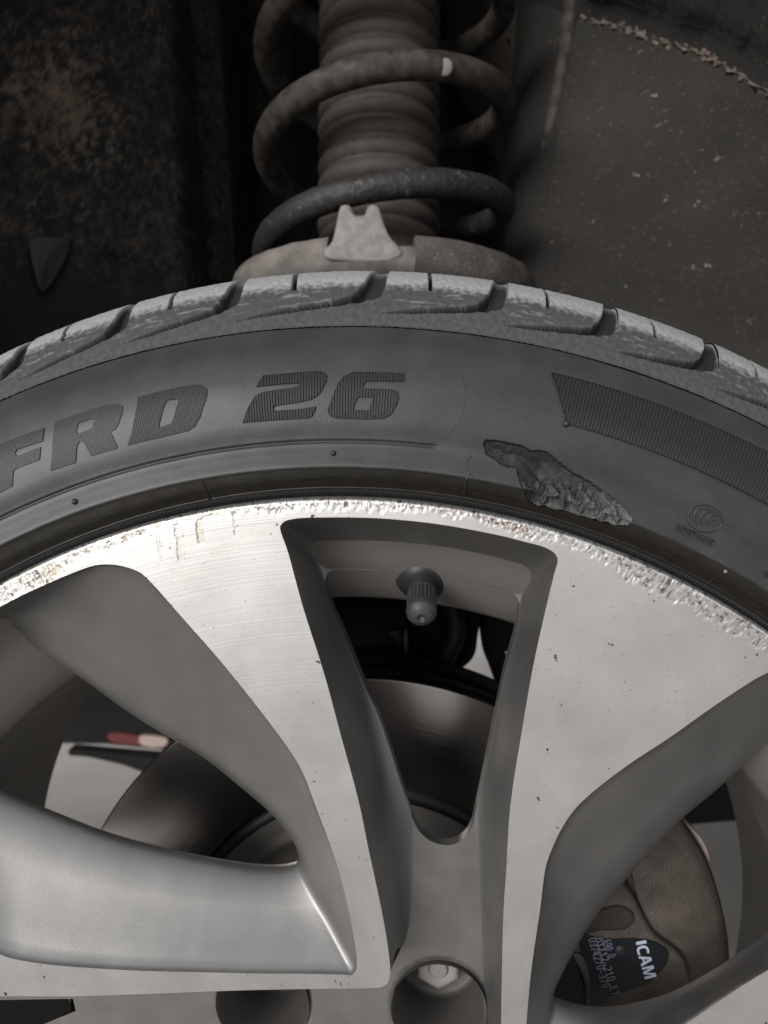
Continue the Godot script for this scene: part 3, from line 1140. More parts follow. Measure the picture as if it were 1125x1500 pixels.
	part("scuffed_edge", sheet(band, [to_edge.call(pl), to_edge.call(prr), to_edge.call(win)], Vector2(0.00045, 0.00045), edge_at, edge_tone, func(p: Vector2) -> Vector2: return Vector2(p.x / 0.23 * 0.16, p.y), 0.0002), M.scuffed_alloy, rim).set_meta("label", "kerb-scraped rim edge, bright and torn")
	# rest of the outer ring, flange and barrel
	part("flange", lathe(pairs([0.2215, -0.0006, 0.2350, -0.0001, 0.2362, -0.0012, 0.2364, -0.003]), Vector3.ZERO, Vector3(0, 0, 1), 160, 140.0 * PI / 180.0, 398.0 * PI / 180.0), M.machined_alloy, rim)
	part("flange_lip", lathe(pairs([0.2361, -0.0014, 0.2364, -0.003, 0.2364, -0.012, 0.2300, -0.016]), Vector3.ZERO, Vector3(0, 0, 1), 240), M.machined_alloy, rim)
	part("barrel", lathe(pairs([0.2300, -0.016, 0.2240, -0.0245, 0.2140, -0.0300, 0.2080, -0.0345, 0.2020, -0.0395, 0.1975, -0.0445, 0.1960, -0.0480, 0.1957, -0.0540, 0.1957, -0.1050, 0.1965, -0.1120, 0.2020, -0.122, 0.2050, -0.130, 0.2060, -0.198, 0.2150, -0.204, 0.2340, -0.206]), Vector3.ZERO, Vector3(0, 0, 1), 240), M.barrel_paint, rim)
	# recess walls
	var dish := [[0.0, 0.0], [0.02, 0.035], [0.05, 0.10], [0.12, 0.27], [0.22, 0.47], [0.34, 0.65], [0.48, 0.80], [0.64, 0.90], [0.80, 0.96], [0.92, 0.99], [1.0, 1.0]]
	part("window_recess", loft(wo, wi, null, dish, 5, false), M.grey_paint, rim).set_meta("label", "grey recess of the window with the valve")
	var slope := [[0.0, 0.0], [0.008, 0.03], [0.03, 0.075], [0.10, 0.14], [0.25, 0.27], [0.45, 0.45], [0.62, 0.565], [0.75, 0.665], [0.84, 0.745], [0.90, 0.81], [0.945, 0.875], [0.975, 0.93], [0.993, 0.98], [1.0, 1.03], [0.999, 1.1]]
	part("spoke_pocket", loft(lo, li, -0.031, slope, 5, true), M.grey_paint, rim)
	part("spoke_pocket", loft(ro, ri, -0.031, slope, 5, true), M.grey_paint, rim)
	for k in [1, 2, 3]:
		part("spoke_pocket", loft(ro, ri, -0.031, slope, 2, true, Transform3D(Basis(Vector3(0, 0, 1), -turn * k), Vector3.ZERO)), M.grey_paint, rim)
	for k in [2.03, 3.03, 4.0]:
		part("window_recess", loft(wo, wi, null, dish, 2, false, Transform3D(Basis(Vector3(0, 0, 1), turn * k), Vector3.ZERO)), M.grey_paint, rim)
	# inner edge of the valve window
	var hole_px := []
	for i in range(8, 50, 2):
		hole_px.append_array([wi[i], wi[i + 1]])
	hole_px.append_array([611, 1212, 620, 1223, 634, 1232.5, 653, 1237, 670, 1233.5, 683, 1223, 692, 1206])
	var hole := PackedVector3Array()
	for i in range(0, hole_px.size(), 2):
		hole.append(on_floor(hole_px[i], hole_px[i + 1]))
	hole = catmull3(hole, 8, true)
	var hrows := []
	for d in [0.0, 0.0008, 0.0025, 0.005]:
		var row := PackedVector3Array()
		for q in hole:
			row.append(q + Vector3(0, 0, -d if d > 0.0 else 0.0005))
		hrows.append(row)
	part("window_edge", grid(hrows, true), M.grey_paint, rim)
	# wall below the lower left spoke
	var wrows := []
	for d in [0.0, 0.0006, 0.004, 0.012, 0.022, 0.030]:
		var row := PackedVector3Array()
		for q in below:
			row.append(Vector3(q.x + (0.006 * d / 0.03 if q.x > -0.002 else 0.0), q.y - d * 0.12, zface(q) - d))
		wrows.append(row)
	part("spoke_wall", grid(wrows), M.grey_paint, rim)
	# hub floor
	var fl := PackedVector3Array()
	for i in range(0, 10, 2):
		fl.append(on_floor(wi[i], wi[i + 1]))
	var lowedge := PackedVector3Array()
	for q in [[697, 1182], [692, 1206], [683, 1223], [670, 1233.5], [653, 1237], [634, 1232.5], [620, 1223], [611, 1212], [604, 1196]]:
		lowedge.append(on_floor(q[0], q[1]))
	lowedge = catmull3(lowedge, 8, false)
	fl.append_array(lowedge.slice(1, lowedge.size() - 1))
	for i in range(48, wi.size(), 2):
		fl.append(on_floor(wi[i], wi[i + 1]) - Vector3(0.004 if i > 50 else 0.0, 0, 0))
	var fl2 := flat_xy(fl)
	for q in below:
		fl2.append(Vector2(q.x + 0.004, q.y - 0.0015) if q.x > -0.002 else Vector2(q.x, q.y - 0.0015))
	for q in [[-0.20, 0.05], [-0.20, -0.03], [-0.10, -0.08], [-0.02, -0.10], [0.05, -0.09], [0.052, -0.03]]:
		fl2.append(Vector2(q[0], q[1]))
	var lug_r := 0.0560
	var bores := []
	for k in 5:
		bores.append(Vector2(0, lug_r).rotated(-35.2 * PI / 180.0 + turn * k))
	var fcuts := []
	for b in bores:
		fcuts.append(ring2(b, 0.0176, 48))
	fcuts.append(ring2(Vector2.ZERO, 0.0335, 48))
	var h2 := PackedVector3Array()
	for q in [[107, 1463], [111, 1481], [62, 1501], [0, 1523], [-130, 1570], [-260, 1640], [-300, 1600], [-300, 1500], [-200, 1468]]:
		h2.append(on_floor(q[0], q[1]))
	fcuts.append(clean(flat_xy(h2)))
	var fz := func(p: Vector2) -> Vector3:
		var z := zfloor(p)
		for b in bores:
			z -= 0.0004 * smoothstep(0.0190, 0.0175, p.distance_to(b))
		return Vector3(p.x, p.y, z)
	part("hub_face", sheet(fl2, fcuts, Vector2(0.0016, 0.0016), fz, null, null, 0.0006), M.grey_paint, rim)
	var bore_m := lathe(pairs([0.0177, 0.0000, 0.0172, -0.0012, 0.0170, -0.004, 0.0168, -0.030, 0.0150, -0.0330, 0.0040, -0.0335]), Vector3(0, 0, -0.0305), Vector3(0, 0, 1), 48)
	for b in bores:
		var o := part("lug_bore", bore_m, M.bore_paint, rim)
		o.position += Vector3(b.x, b.y, 0)
	# wheel nuts
	for k in 5:
		var b: Vector2 = bores[k]
		var hexr := func(r: float, h: float, a: float) -> float:
			if r < 0.0082:
				return r
			var s := fposmod(a + 0.5, PI / 3.0) - PI / 6.0
			return minf(r, 0.0084 / cos(s) * (1.0 if r > 0.0093 else r / 0.0093))
		var nut := part("lug_nut", lathe(pairs([0.0105, -0.022, 0.0105, -0.001, 0.0098, 0.0008, 0.0084, 0.0021, 0.0068, 0.0027, 0.0042, 0.0028, 0.0040, 0.0020, 0.0036, 0.0034, 0.0030, 0.0040, 0.0002, 0.0041]), Vector3.ZERO, Vector3(0, 0, 1), 72, 0.0, TAU, hexr), M.nut_steel, wheel)
		nut.position += Vector3(b.x, b.y, -0.0570)
	var cap := part("centre_cap", lathe(pairs([0.0320, -0.012, 0.0320, 0.0, 0.0312, 0.0012, 0.0290, 0.0018, 0.016, 0.0034, 0.0002, 0.0038]), Vector3(0, 0, -0.031), Vector3(0, 0, 1), 72), M.grey_paint, wheel)
	part("cap_well", lathe(pairs([0.0335, 0.0005, 0.0335, -0.014, 0.02, -0.016]), Vector3(0, 0, -0.031), Vector3(0, 0, 1), 72), M.barrel_paint, cap)
	# valve
	var t0 := un(619, 842, -0.0385)
	var t1 := un(617, 906, -0.0165)
	var ax := (t1 - t0).normalized()
	var L := t0.distance_to(t1)
	var valve := part("valve_stem", lathe(pairs([0.0105, -0.001, 0.0100, 0.002, 0.0062, 0.0042, 0.0046, 0.0060, 0.0045, L * 0.5, 0.003, L * 0.52]), t0, ax, 40), M.valve_rubber, wheel)
	valve.set_meta("label", "black rubber valve stem")
	var h0 := L * 0.40
	var knurl := func(r: float, h: float, a: float) -> float:
		if h > h0 + 0.0016 and h < L - 0.0052 and r > 0.0045:
			return r - 0.00042 * (1.0 if fposmod(a * 24.0 / TAU, 1.0) < 0.5 else 0.0)
		return r
	var cp := PackedVector2Array([Vector2(0.0045, h0), Vector2(0.0051, h0 + 0.0004), Vector2(0.0052, h0 + 0.0015), Vector2(0.0052, h0 + 0.0018)])
	for i in 8:
		cp.append(Vector2(0.00525, lerpf(h0 + 0.0020, L - 0.0056, i / 7.0)))
	for q in [[0.0053, -0.0050], [0.0053, -0.0034], [0.0051, -0.0026], [0.0049, -0.0022], [0.0048, -0.0024], [0.0042, -0.0012], [0.0030, -0.0003], [0.0017, 0.0001], [0.0013, 0.0000], [0.0011, -0.0012], [0.0001, -0.0013]]:
		cp.append(Vector2(q[0], L + q[1]))
	var vc := part("valve_cap", lathe(cp, t0, ax, 192, 0.0, TAU, knurl), M.cap_plastic, valve)
	vc.set_meta("label", "ribbed grey plastic valve cap")
	for i in 9:
		var a := -1.3 + i * 0.32
		var side := ax.cross(Vector3(1, 0, 0)).normalized()
		var right := side.cross(ax).normalized()
		var d := (right * sin(a) - side * cos(a)) if side.y < 0 else (right * sin(a) + side * cos(a))
		part("cap_mark", box(t0 + ax * (L - 0.0007) + d * 0.0033, Vector3(0.00035, 0.0010, 0.0008), Vector3(0, 0, -a)), M.cap_plastic, valve)

# ------------------------------------------------------------------ brake
func build_brake() -> void:
	var disc := thing("brake_disc", "bare steel brake disc behind the wheel spokes, polished by the pads", "brake disc", HUB + Vector3(0, 0, -0.109))
	part("friction_face", lathe(pairs([0.1472, -0.0012, 0.1465, 0.0, 0.1200, 0.00005, 0.0985, 0.0, 0.0975, -0.0006]), Vector3(0, 0, -0.109), Vector3(0, 0, 1), 160), M.disc_steel, disc)
	part("disc_rim", lathe(pairs([0.1468, -0.0010, 0.1474, -0.0016, 0.1474, -0.0085, 0.1440, -0.0090, 0.1440, -0.0160, 0.1474, -0.0165, 0.1474, -0.0245, 0.10, -0.025]), Vector3(0, 0, -0.109), Vector3(0, 0, 1), 160), M.disc_rim, disc)
	part("disc_lip", lathe(pairs([0.0975, -0.0006, 0.0968, -0.0040, 0.0915, -0.0042, 0.0908, 0.0010]), Vector3(0, 0, -0.109), Vector3(0, 0, 1), 120), M.disc_rim, disc)
	part("disc_hat", lathe(pairs([0.0908, 0.0010, 0.0850, 0.0016, 0.0800, 0.0030, 0.0785, 0.006, 0.0780, 0.040, 0.0770, 0.042, 0.074, 0.0432, 0.03, 0.0435]), Vector3(0, 0, -0.109), Vector3(0, 0, 1), 120), M.barrel_paint, disc)
	# caliper on the right
	var cal := thing("brake_caliper", "rough brown cast brake caliper with a black sticker, seen through the right spoke opening", "brake caliper", HUB + un(960, 1400, -0.075))
	var pts := func(a: Array, z: float) -> PackedVector3Array:
		var p := PackedVector3Array()
		for i in range(0, a.size(), 2):
			p.append(un(a[i], a[i + 1], z))
		return p
	part("housing", slab(pts.call([880, 1150, 950, 1130, 1000, 1200, 1042, 1268, 1066, 1345, 1076, 1420, 1070, 1540, 1030, 1700, 900, 1700, 830, 1560, 815, 1450, 850, 1370, 895, 1290], -0.078), 0.045, 0.006, 5, 0.004), M.cast_iron, cal)
	part("pad_plate", slab(pts.call([968, 1168, 1003, 1202, 1028, 1228, 1040, 1255, 1037, 1275, 1014, 1238, 985, 1205], -0.088), 0.006, 0.0008, 3), M.pad_edge, cal)
	part("bridge_plate", slab(pts.call([895, 1285, 926, 1310, 945, 1345, 962, 1372, 1000, 1402, 1013, 1440, 1016, 1480, 1000, 1600, 900, 1700, 820, 1560, 800, 1450, 840, 1370], -0.0695), 0.016, 0.0022, 4, 0.0), M.cast_iron, cal)
	part("piston_boss", slab(pts.call([880, 1335, 905, 1328, 926, 1336, 930, 1352, 915, 1364, 880, 1366, 850, 1370, 855, 1350], -0.0680), 0.008, 0.0015, 4), M.body_brown, cal)
	part("edge_rib", slab(pts.call([838, 1400, 852, 1400, 862, 1420, 866, 1445, 866, 1500, 858, 1500, 856, 1450, 850, 1425], -0.0675), 0.004, 0.0010, 3), M.cast_iron, cal)
	part("recess_cover", slab(pts.call([815, 1400, 836, 1398, 850, 1424, 857, 1450, 858, 1510, 800, 1510, 800, 1440], -0.0685), 0.004, 0.0006, 2), M.arm_black, cal)
	var zs := -0.0683
	var st := part("sticker", slab(pts.call([848, 1372, 870, 1374, 890, 1377, 930, 1376, 956, 1380, 970, 1387, 979, 1396, 976, 1412, 966, 1425, 952, 1440, 930, 1449, 905, 1456, 880, 1470, 868, 1470, 860, 1440], zs), 0.0006, 0.0002, 3), M.sticker, cal)
	part("sticker_rivet", lathe(pairs([0.0022, 0.0, 0.0020, 0.0006, 0.0001, 0.0010]), un(909, 1392, zs), Vector3(0, 0, 1), 20), M.arm_black, cal)
	var font := SystemFont.new()
	font.font_names = PackedStringArray(["Droid Sans"])
	var thin := SystemFont.new()
	thin.font_names = PackedStringArray(["Droid Sans Mono"])
	var write := func(t: String, f: Font, x0: float, y0: float, x1: float, y1: float, h: float, m: Material, stretch := 1.0):
		var a := un(x0, y0, zs + 0.0003)
		var b := un(x1, y1, zs + 0.0003)
		var tm := TextMesh.new()
		tm.text = t
		tm.font = f
		tm.font_size = 48
		tm.depth = 0.0002
		tm.pixel_size = h / 48.0
		tm.curve_step = 2.0
		var o := part("printed_text", tm, m, st)
		var wdt: float = tm.get_aabb().size.x
		o.position += (a + b) / 2.0
		o.rotation.z = atan2(b.y - a.y, b.x - a.x)
		o.scale.x = a.distance_to(b) / wdt * stretch
	var bold := SystemFont.new()
	bold.font_names = PackedStringArray(["Droid Sans"])
	bold.font_weight = 700
	write.call("CAM", bold, 939.5, 1386, 953, 1433, 0.0066, M.print_white)
	var ia := un(933.0, 1382.0, zs + 0.0004)
	var ib := un(945.5, 1379.5, zs + 0.0004)
	part("printed_text", box((ia + ib) / 2.0, Vector3(0.0042, 0.0013, 0.0002), Vector3(0, 0, atan2(ib.y - ia.y, ib.x - ia.x))), M.print_white, st)
	write.call("690 0", thin, 888, 1377, 896, 1402, 0.0030, M.print_faint)
	write.call("01112-210 E1", thin, 876, 1375, 902, 1456, 0.0030, M.print_faint)
	write.call("0374270-370", thin, 867, 1374, 888, 1446, 0.0030, M.print_faint)
	# knuckle, shield and arms behind
	var kn := thing("steering_knuckle", "dark cast steering knuckle and splash shield behind the brake disc", "suspension part", HUB + Vector3(0, 0, -0.16))
	part("splash_shield", lathe(pairs([0.1490, -0.140, 0.1500, -0.142, 0.1500, -0.1475, 0.10, -0.149, 0.05, -0.150]), Vector3.ZERO, Vector3(0, 0, 1), 60, 0.6, 1.95), M.body_dark, kn)
	part("upright", slab(pts.call([470, 820, 560, 820, 640, 830, 700, 880, 700, 940, 693, 968, 668, 992, 640, 1030, 480, 1030, 440, 980], -0.185), 0.03, 0.006, 4, 0.004), M.body_dark, kn)
	part("clamp_arm", slab(pts.call([705, 830, 790, 830, 800, 1040, 740, 1060, 728, 1010, 716, 975, 706, 940], -0.20), 0.02, 0.005, 3, 0.002), M.body_dark, kn)
	part("hose_bracket", slab(pts.call([571, 924, 584, 924, 588, 930, 588, 985, 583, 985, 580, 940, 571, 936], -0.170), 0.006, 0.001, 2), M.body_brown, kn)
	part("wire_clip", slab(pts.call([592, 928, 597, 928, 598, 985, 593, 985], -0.170), 0.004, 0.0008, 2), M.barrel_paint, kn)
	var hose := PackedVector3Array()
	for q in [[640, 840, -0.19], [660, 880, -0.18], [668, 930, -0.175], [640, 985, -0.172]]:
		hose.append(un(q[0], q[1], q[2]))
	part("brake_hose", tube(catmull3(hose, 8, false), 0.0055, 12), M.arm_black, kn)

# ------------------------------------------------------------------ strut
func build_strut() -> void:
	var tilt := -4.5 * PI / 180.0
	var up := Vector3(0, cos(tilt), sin(tilt))
	var fr := Vector3(0, -sin(tilt), cos(tilt))
	var R := 0.0738
	var z0 := -0.255
	var O := un(550, 274, z0 + R) - fr * R
	var th := thing("suspension_strut", "dirty suspension strut with coil spring and rubber boot above the tyre", "suspension strut", HUB + O - up * 0.06)
	var pitch := 0.0635
	var path := PackedVector3Array()
	var n := 60
	var a0 := -80.0
	var a1 := 1080.0
	var cnt := int((a1 - a0) / 5.0)
	for i in cnt + 1:
		var a := a0 + (a1 - a0) * i / cnt          # from the seat upwards: right = 0, front = -90
		var ph := deg_to_rad(a) + PI
		# phase 180 = left; rising through front to right
		var x := cos(ph)
		var f := -sin(ph)
		var hh := pitch * ((a - 90.0) / 360.0)
		if a < 0.0:
			hh = pitch * (-90.0 / 360.0) + pitch * a / 360.0 * 0.45
		path.append(O + up * hh + (Vector3(1, 0, 0) * x + fr * f) * R)
	var half_ := int((300.0 - a0) / 5.0)
	var lowp := path.slice(0, half_ + 1)
	var hip := path.slice(half_, path.size())
	var rough := func(i: int, ph: float) -> float: return 0.0078 + 0.0003 * nz.get_noise_2d(i * 1.9, ph * 3.0)
	var cs := part("coil_spring", tube(lowp, 0.0078, 20, rough), M.spring_steel, th)
	part("upper_coil", tube(hip, 0.0077, 20), M.spring_dusty, cs)
	for mk in [[653, 103, M.dusty_alloy, 0.0042], [709, 121, M.red_rust, 0.0036]]:
		var bestd := 1e9
		var c := Vector3.ZERO
		for q in path:
			var d := look.transposed() * (q - EYE)
			var sc := Vector2(562.5 - d.x / d.z * 1155.0, 750.0 + d.y / d.z * 1155.0)
			if sc.distance_to(Vector2(mk[0], mk[1])) + q.z * -300.0 < bestd:
				bestd = sc.distance_to(Vector2(mk[0], mk[1])) + q.z * -300.0
				c = q
		var sm := SphereMesh.new()
		sm.radius = 0.5
		sm.height = 1.0
		sm.radial_segments = 16
		sm.rings = 8
		var o := part("paint_mark", sm, mk[2], cs)
		var r: float = mk[3]
		var dir := (EYE - c).normalized()
		o.position += c + dir * 0.0078
		o.basis = Basis.looking_at(dir) * Basis.from_scale(Vector3(r * 2.0, r * 2.1, 0.0030))
	# rubber boot: stacked rings
	var bp := PackedVector2Array()
	var hgt := -0.035
	while hgt < 0.26:
		for k in 9:
			var t := k / 9.0
			bp.append(Vector2(0.0338 + 0.0044 * pow(sin(t * PI), 0.7), hgt + t * 0.0118))
		hgt += 0.0118
	part("rubber_boot", lathe(bp, O + Vector3(-0.0035, 0, 0), up, 60), M.boot_rubber, th)
	# spring seat: a dish whose upturned rim is cut away on both sides of the bracket
	var hs := (un(540, 343, z0 + 0.0925) - O).dot(up)
	var rim_arc := func(a0_: float, a1_: float, n_: int, prof_: Array) -> ArrayMesh:
		var rws := []
		for p in prof_:
			var row := PackedVector3Array()
			for i in n_ + 1:
				var a := deg_to_rad(lerpf(a0_, a1_, float(i) / n_))
				var r: float = p[0] + 0.0006 * nz.get_noise_2d(a * 5.0, p[1] * 260.0)
				row.append(O + up * (hs + p[1] + 0.0006 * nz.get_noise_2d(a * 6.0, 40.0 + p[0] * 90.0)) + (Vector3(1, 0, 0) * cos(a) + fr * sin(a)) * r)
			rws.append(row)
		return grid(rws, false)
	var lip := [[0.060, -0.016], [0.080, -0.014], [0.0875, -0.008], [0.0890, -0.0012], [0.0903, 0.0], [0.0920, -0.0010], [0.0935, -0.005], [0.0940, -0.010], [0.0932, -0.0150], [0.0900, -0.0195], [0.0840, -0.0225], [0.070, -0.026], [0.03, -0.034]]
	var low_lip := [[0.060, -0.016], [0.080, -0.012], [0.0875, -0.0085], [0.0890, -0.0065], [0.0903, -0.0060], [0.0920, -0.0064], [0.0935, -0.008], [0.0940, -0.010], [0.0932, -0.0150], [0.0900, -0.0195], [0.0840, -0.0225], [0.070, -0.026], [0.03, -0.034]]
	var seat := part("spring_seat", rim_arc.call(-180.0, 76.5, 100, lip), M.dirty_seat, th)
	part("seat_rim", rim_arc.call(104.5, 180.0, 36, lip), M.dusty_seat, seat)
	part("seat_rim", rim_arc.call(76.5, 104.5, 24, low_lip), M.dusty_seat, seat)
	var tz := z0 + 0.0972
	var tab := PackedVector3Array()
	for q in [[474, 366], [486, 352], [493, 322], [497, 304], [502, 299], [510, 299], [515, 304], [519, 313], [527, 315], [534, 313], [537, 304], [542, 299], [550, 299], [556, 305], [560, 318], [570, 344], [584, 360], [588, 374], [560, 384], [500, 382], [478, 378]]:
		tab.append(un(q[0], q[1], tz))
	part("seat_bracket", slab(tab, 0.007, 0.0016, 3, 0.001), M.dusty_alloy, seat)

# ------------------------------------------------------------------ wheel arch
func build_arch() -> void:
	var liner := thing("wheel_arch_liner", "black gritty plastic wheel arch liner around the spring", "wheel arch liner", HUB + Vector3(0, 0.36, -0.25))
	# right-hand panel: its top edge is the mud-caked ridge
	var cols := [[700, -10, -0.44], [745, -5, -0.40], [785, 0, -0.345], [815, 10, -0.315], [840, 22, -0.302], [851, 26, -0.298], [911, 38, -0.285], [964, 57, -0.272], [1021, 74, -0.257], [1063, 96, -0.246], [1125, 132, -0.228], [1300, 235, -0.175], [1500, 380, -0.11], [1750, 640, -0.03]]
	var lean := [-0.0, -10.0, -35.0, -42.0, -45.0, -42.0, -10.0, 0.0, 0.0, 0.0, 0.0, 0.0, 0.0, 0.0]
	var top := PackedVector3Array()
	var foot := PackedVector3Array()
	for i in cols.size():
		var c: Array = cols[i]
		top.append(un(c[0], c[1], c[2]))
		var q := un(c[0] + lean[i] * 1.6, maxf(480.0, c[1] + 300.0), c[2] - 0.012)
		foot.append(q)
	top = catmull3(top, 6, false)
	foot = catmull3(foot, 6, false)
	var rows := []
	for k in 25:
		var t := k / 24.0 * 1.9
		var row := PackedVector3Array()
		for i in top.size():
			var q := top[i].lerp(foot[i], t)
			q.z += 0.006 * sin(minf(t, 1.0) * PI) + 0.0016 * nz.get_noise_3d(q.x * 30.0, q.y * 30.0, 5.0)
			row.append(q)
		rows.append(row)
	part("liner_panel", grid(rows), M.liner_grit, liner)
	# arch above the ridge, coming out towards the wing
	var dark := func(c: Color, n: int) -> PackedColorArray:
		var o := PackedColorArray()
		o.resize(n)
		o.fill(c)
		return o
	rows = []
	for s in [[0.0, 0.0], [0.010, 0.007], [0.022, 0.004], [0.034, 0.006], [0.06, 0.014], [0.10, 0.022], [0.16, 0.030], [0.24, 0.034]]:
		var row := PackedVector3Array()
		for q in top:
			var n := 0.003 * nz.get_noise_3d(q.x * 60.0, q.y * 60.0, s[0] * 90.0)
			row.append(Vector3(q.x * (1.0 + s[1] * 0.4), q.y + s[1] + n - (0.006 if s[0] == 0.0 else 0.0), minf(q.z + s[0] - (0.004 if s[0] == 0.0 else 0.0), 0.03)))
		rows.append(row)
	part("liner_roof", grid(rows), M.liner_grit, liner)
	# caked mud along the ridge
	var mud := PackedVector3Array()
	for i in range(30, top.size() - 8):
		for t in 6:
			mud.append(top[i].lerp(top[i + 1], t / 6.0) + Vector3(0, -0.0006, 0.0))
	var mudr := func(i: int, ph: float) -> float: return clampf(0.0013 + 0.0055 * nz.get_noise_2d(i * 0.10, ph * 0.9) + 0.003 * nz.get_noise_2d(i * 0.45, ph * 2.0), 0.0001, 0.0036)
	part("mud_crust", tube(mud, 0.002, 14, mudr), M.dry_mud, liner)
	# left-hand panel, coated with dried mud
	var lc := [[-500, 620, -0.03], [-260, 330, -0.12], [-60, 60, -0.19], [60, -40, -0.235], [150, -70, -0.26], [215, -80, -0.275], [245, -85, -0.285], [262, -85, -0.310], [275, -85, -0.335], [300, -85, -0.345], [318, -85, -0.350], [335, -85, -0.385], [360, -85, -0.43], [420, -85, -0.44]]
	var lt := PackedVector3Array()
	var lf := PackedVector3Array()
	for i in lc.size():
		var c: Array = lc[i]
		lt.append(un(c[0], c[1], c[2]))
		var dx := clampf((c[0] - 60.0) / 200.0, 0.0, 1.0) * 40.0
		lf.append(un(c[0] + dx, maxf(520.0, c[1] + 260.0), c[2] - 0.02))
	lt = catmull3(lt, 22, false)
	lf = catmull3(lf, 22, false)
	rows = []
	var gc := []
	for k in 151:
		var t := k / 150.0 * 1.6
		var row := PackedVector3Array()
		var col := PackedColorArray()
		for i in lt.size():
			var q := lt[i].lerp(lf[i], t)
			var top_mud := smoothstep(0.34, 0.40, q.y) * smoothstep(-0.09, -0.15, q.x)
			var n := nz.get_noise_3d(q.x * 70.0, q.y * 70.0, 1.0)
			var n2 := nz.get_noise_3d(q.x * 420.0, q.y * 420.0, 8.0)
			q.z += 0.0035 * n * (0.2 + top_mud) + 0.0006 * n2 + 0.004 * sin(minf(t, 1.0) * PI)
			row.append(q)
			var grit := nz.get_noise_3d(q.x * 190.0, q.y * 190.0, 3.0)
			var c := Color(0.022, 0.025, 0.028).lerp(Color(0.13, 0.105, 0.085), top_mud * smoothstep(-0.25, 0.35, n * 0.5 + grit))
			var far_ := Vector2(q.x + 0.205, (q.y - 0.470) * 0.75).length()
			var blot := smoothstep(0.0, 0.22, 0.32 * smoothstep(0.036, 0.004, far_) - 0.10 + 0.34 * grit + 0.16 * n2) * smoothstep(0.045, 0.030, far_)
			c = c.lerp(Color(0.66, 0.48, 0.35), blot * 0.6)
			var bits := smoothstep(0.34, 0.48, nz.get_noise_3d(q.x * 330.0, q.y * 330.0, 20.0)) * top_mud
			c = c.lerp(Color(0.45, 0.36, 0.28), bits * 0.5)
			col.append(c)
		rows.append(row)
		gc.append(col)
	part("liner_panel", grid(rows, false, gc), M.liner_dark, liner)
	rows = []
	gc = []
	for s in [[0.0, 0.0], [0.02, 0.012], [0.06, 0.02], [0.12, 0.03], [0.20, 0.035], [0.28, 0.036]]:
		var row := PackedVector3Array()
		for q in lt:
			row.append(Vector3(q.x * (1.0 + s[1] * 0.4), q.y + s[1] + 0.003 * nz.get_noise_3d(q.x * 60.0, q.y * 60.0, s[0] * 90.0) - (0.008 if s[0] == 0.0 else 0.0), minf(q.z + s[0] - (0.006 if s[0] == 0.0 else 0.0), 0.03)))
		rows.append(row)
		gc.append(dark.call(Color(0.05, 0.042, 0.034), lt.size()))
	part("liner_roof", grid(rows, false, gc), M.liner_dark, liner)
	part("liner_gap", slab(PackedVector3Array([un(42, 352, -0.238), un(72, 346, -0.243), un(102, 352, -0.25), un(88, 392, -0.25), un(62, 428, -0.244), un(50, 400, -0.24)]), 0.004, 0.001, 2), M.arm_black, liner)
	part("liner_fold", tube(catmull3(PackedVector3Array([un(846, -60, -0.300), un(838, 0, -0.301), un(826, 90, -0.304), un(812, 165, -0.308), un(800, 235, -0.314), un(788, 310, -0.324)]), 8, false), 0.0055, 12), M.spring_dusty, liner)
	part("liner_hole", slab(PackedVector3Array([un(772, 425, -0.312), un(776, 412, -0.312), un(790, 405, -0.312), un(806, 407, -0.310), un(820, 420, -0.308), un(822, 440, -0.308), un(772, 440, -0.312)]), 0.02, 0.002, 3), M.body_dark, liner)
	# strut tower and inner wing behind the spring
	var tower := thing("strut_tower", "dark brown body metal behind the coil spring", "car body panel", HUB + Vector3(0, 0.1, -0.46))
	var box_ := box(Vector3(0.0, 0.51, -0.465), Vector3(0.62, 0.80, 0.03))
	part("inner_wing", box_, M.body_dark, tower)
	part("tower_wall", slab(PackedVector3Array([un(655, -160, -0.40), un(850, -160, -0.37), un(835, 60, -0.37), un(800, 215, -0.38), un(735, 240, -0.40), un(690, 160, -0.41), un(660, 100, -0.41)]), 0.03, 0.01, 4, 0.006), M.body_brown, tower)
	part("tower_roof", box(Vector3(0.0, 0.72, -0.20), Vector3(1.5, 0.03, 0.56)), M.body_dark, tower)
	part("wing_brace", slab(PackedVector3Array([un(302, 120, -0.40), un(330, 110, -0.40), un(336, 300, -0.40), un(322, 420, -0.40), un(316, 420, -0.40), un(312, 280, -0.40)]), 0.012, 0.003, 2), M.body_brown, tower)
	part("tower_roof", box(Vector3(-0.64, 0.48, -0.26), Vector3(0.36, 0.62, 0.42)), M.body_dark, tower)
	part("tower_roof", box(Vector3(0.66, 0.40, -0.26), Vector3(0.36, 0.62, 0.42)), M.body_dark, tower)

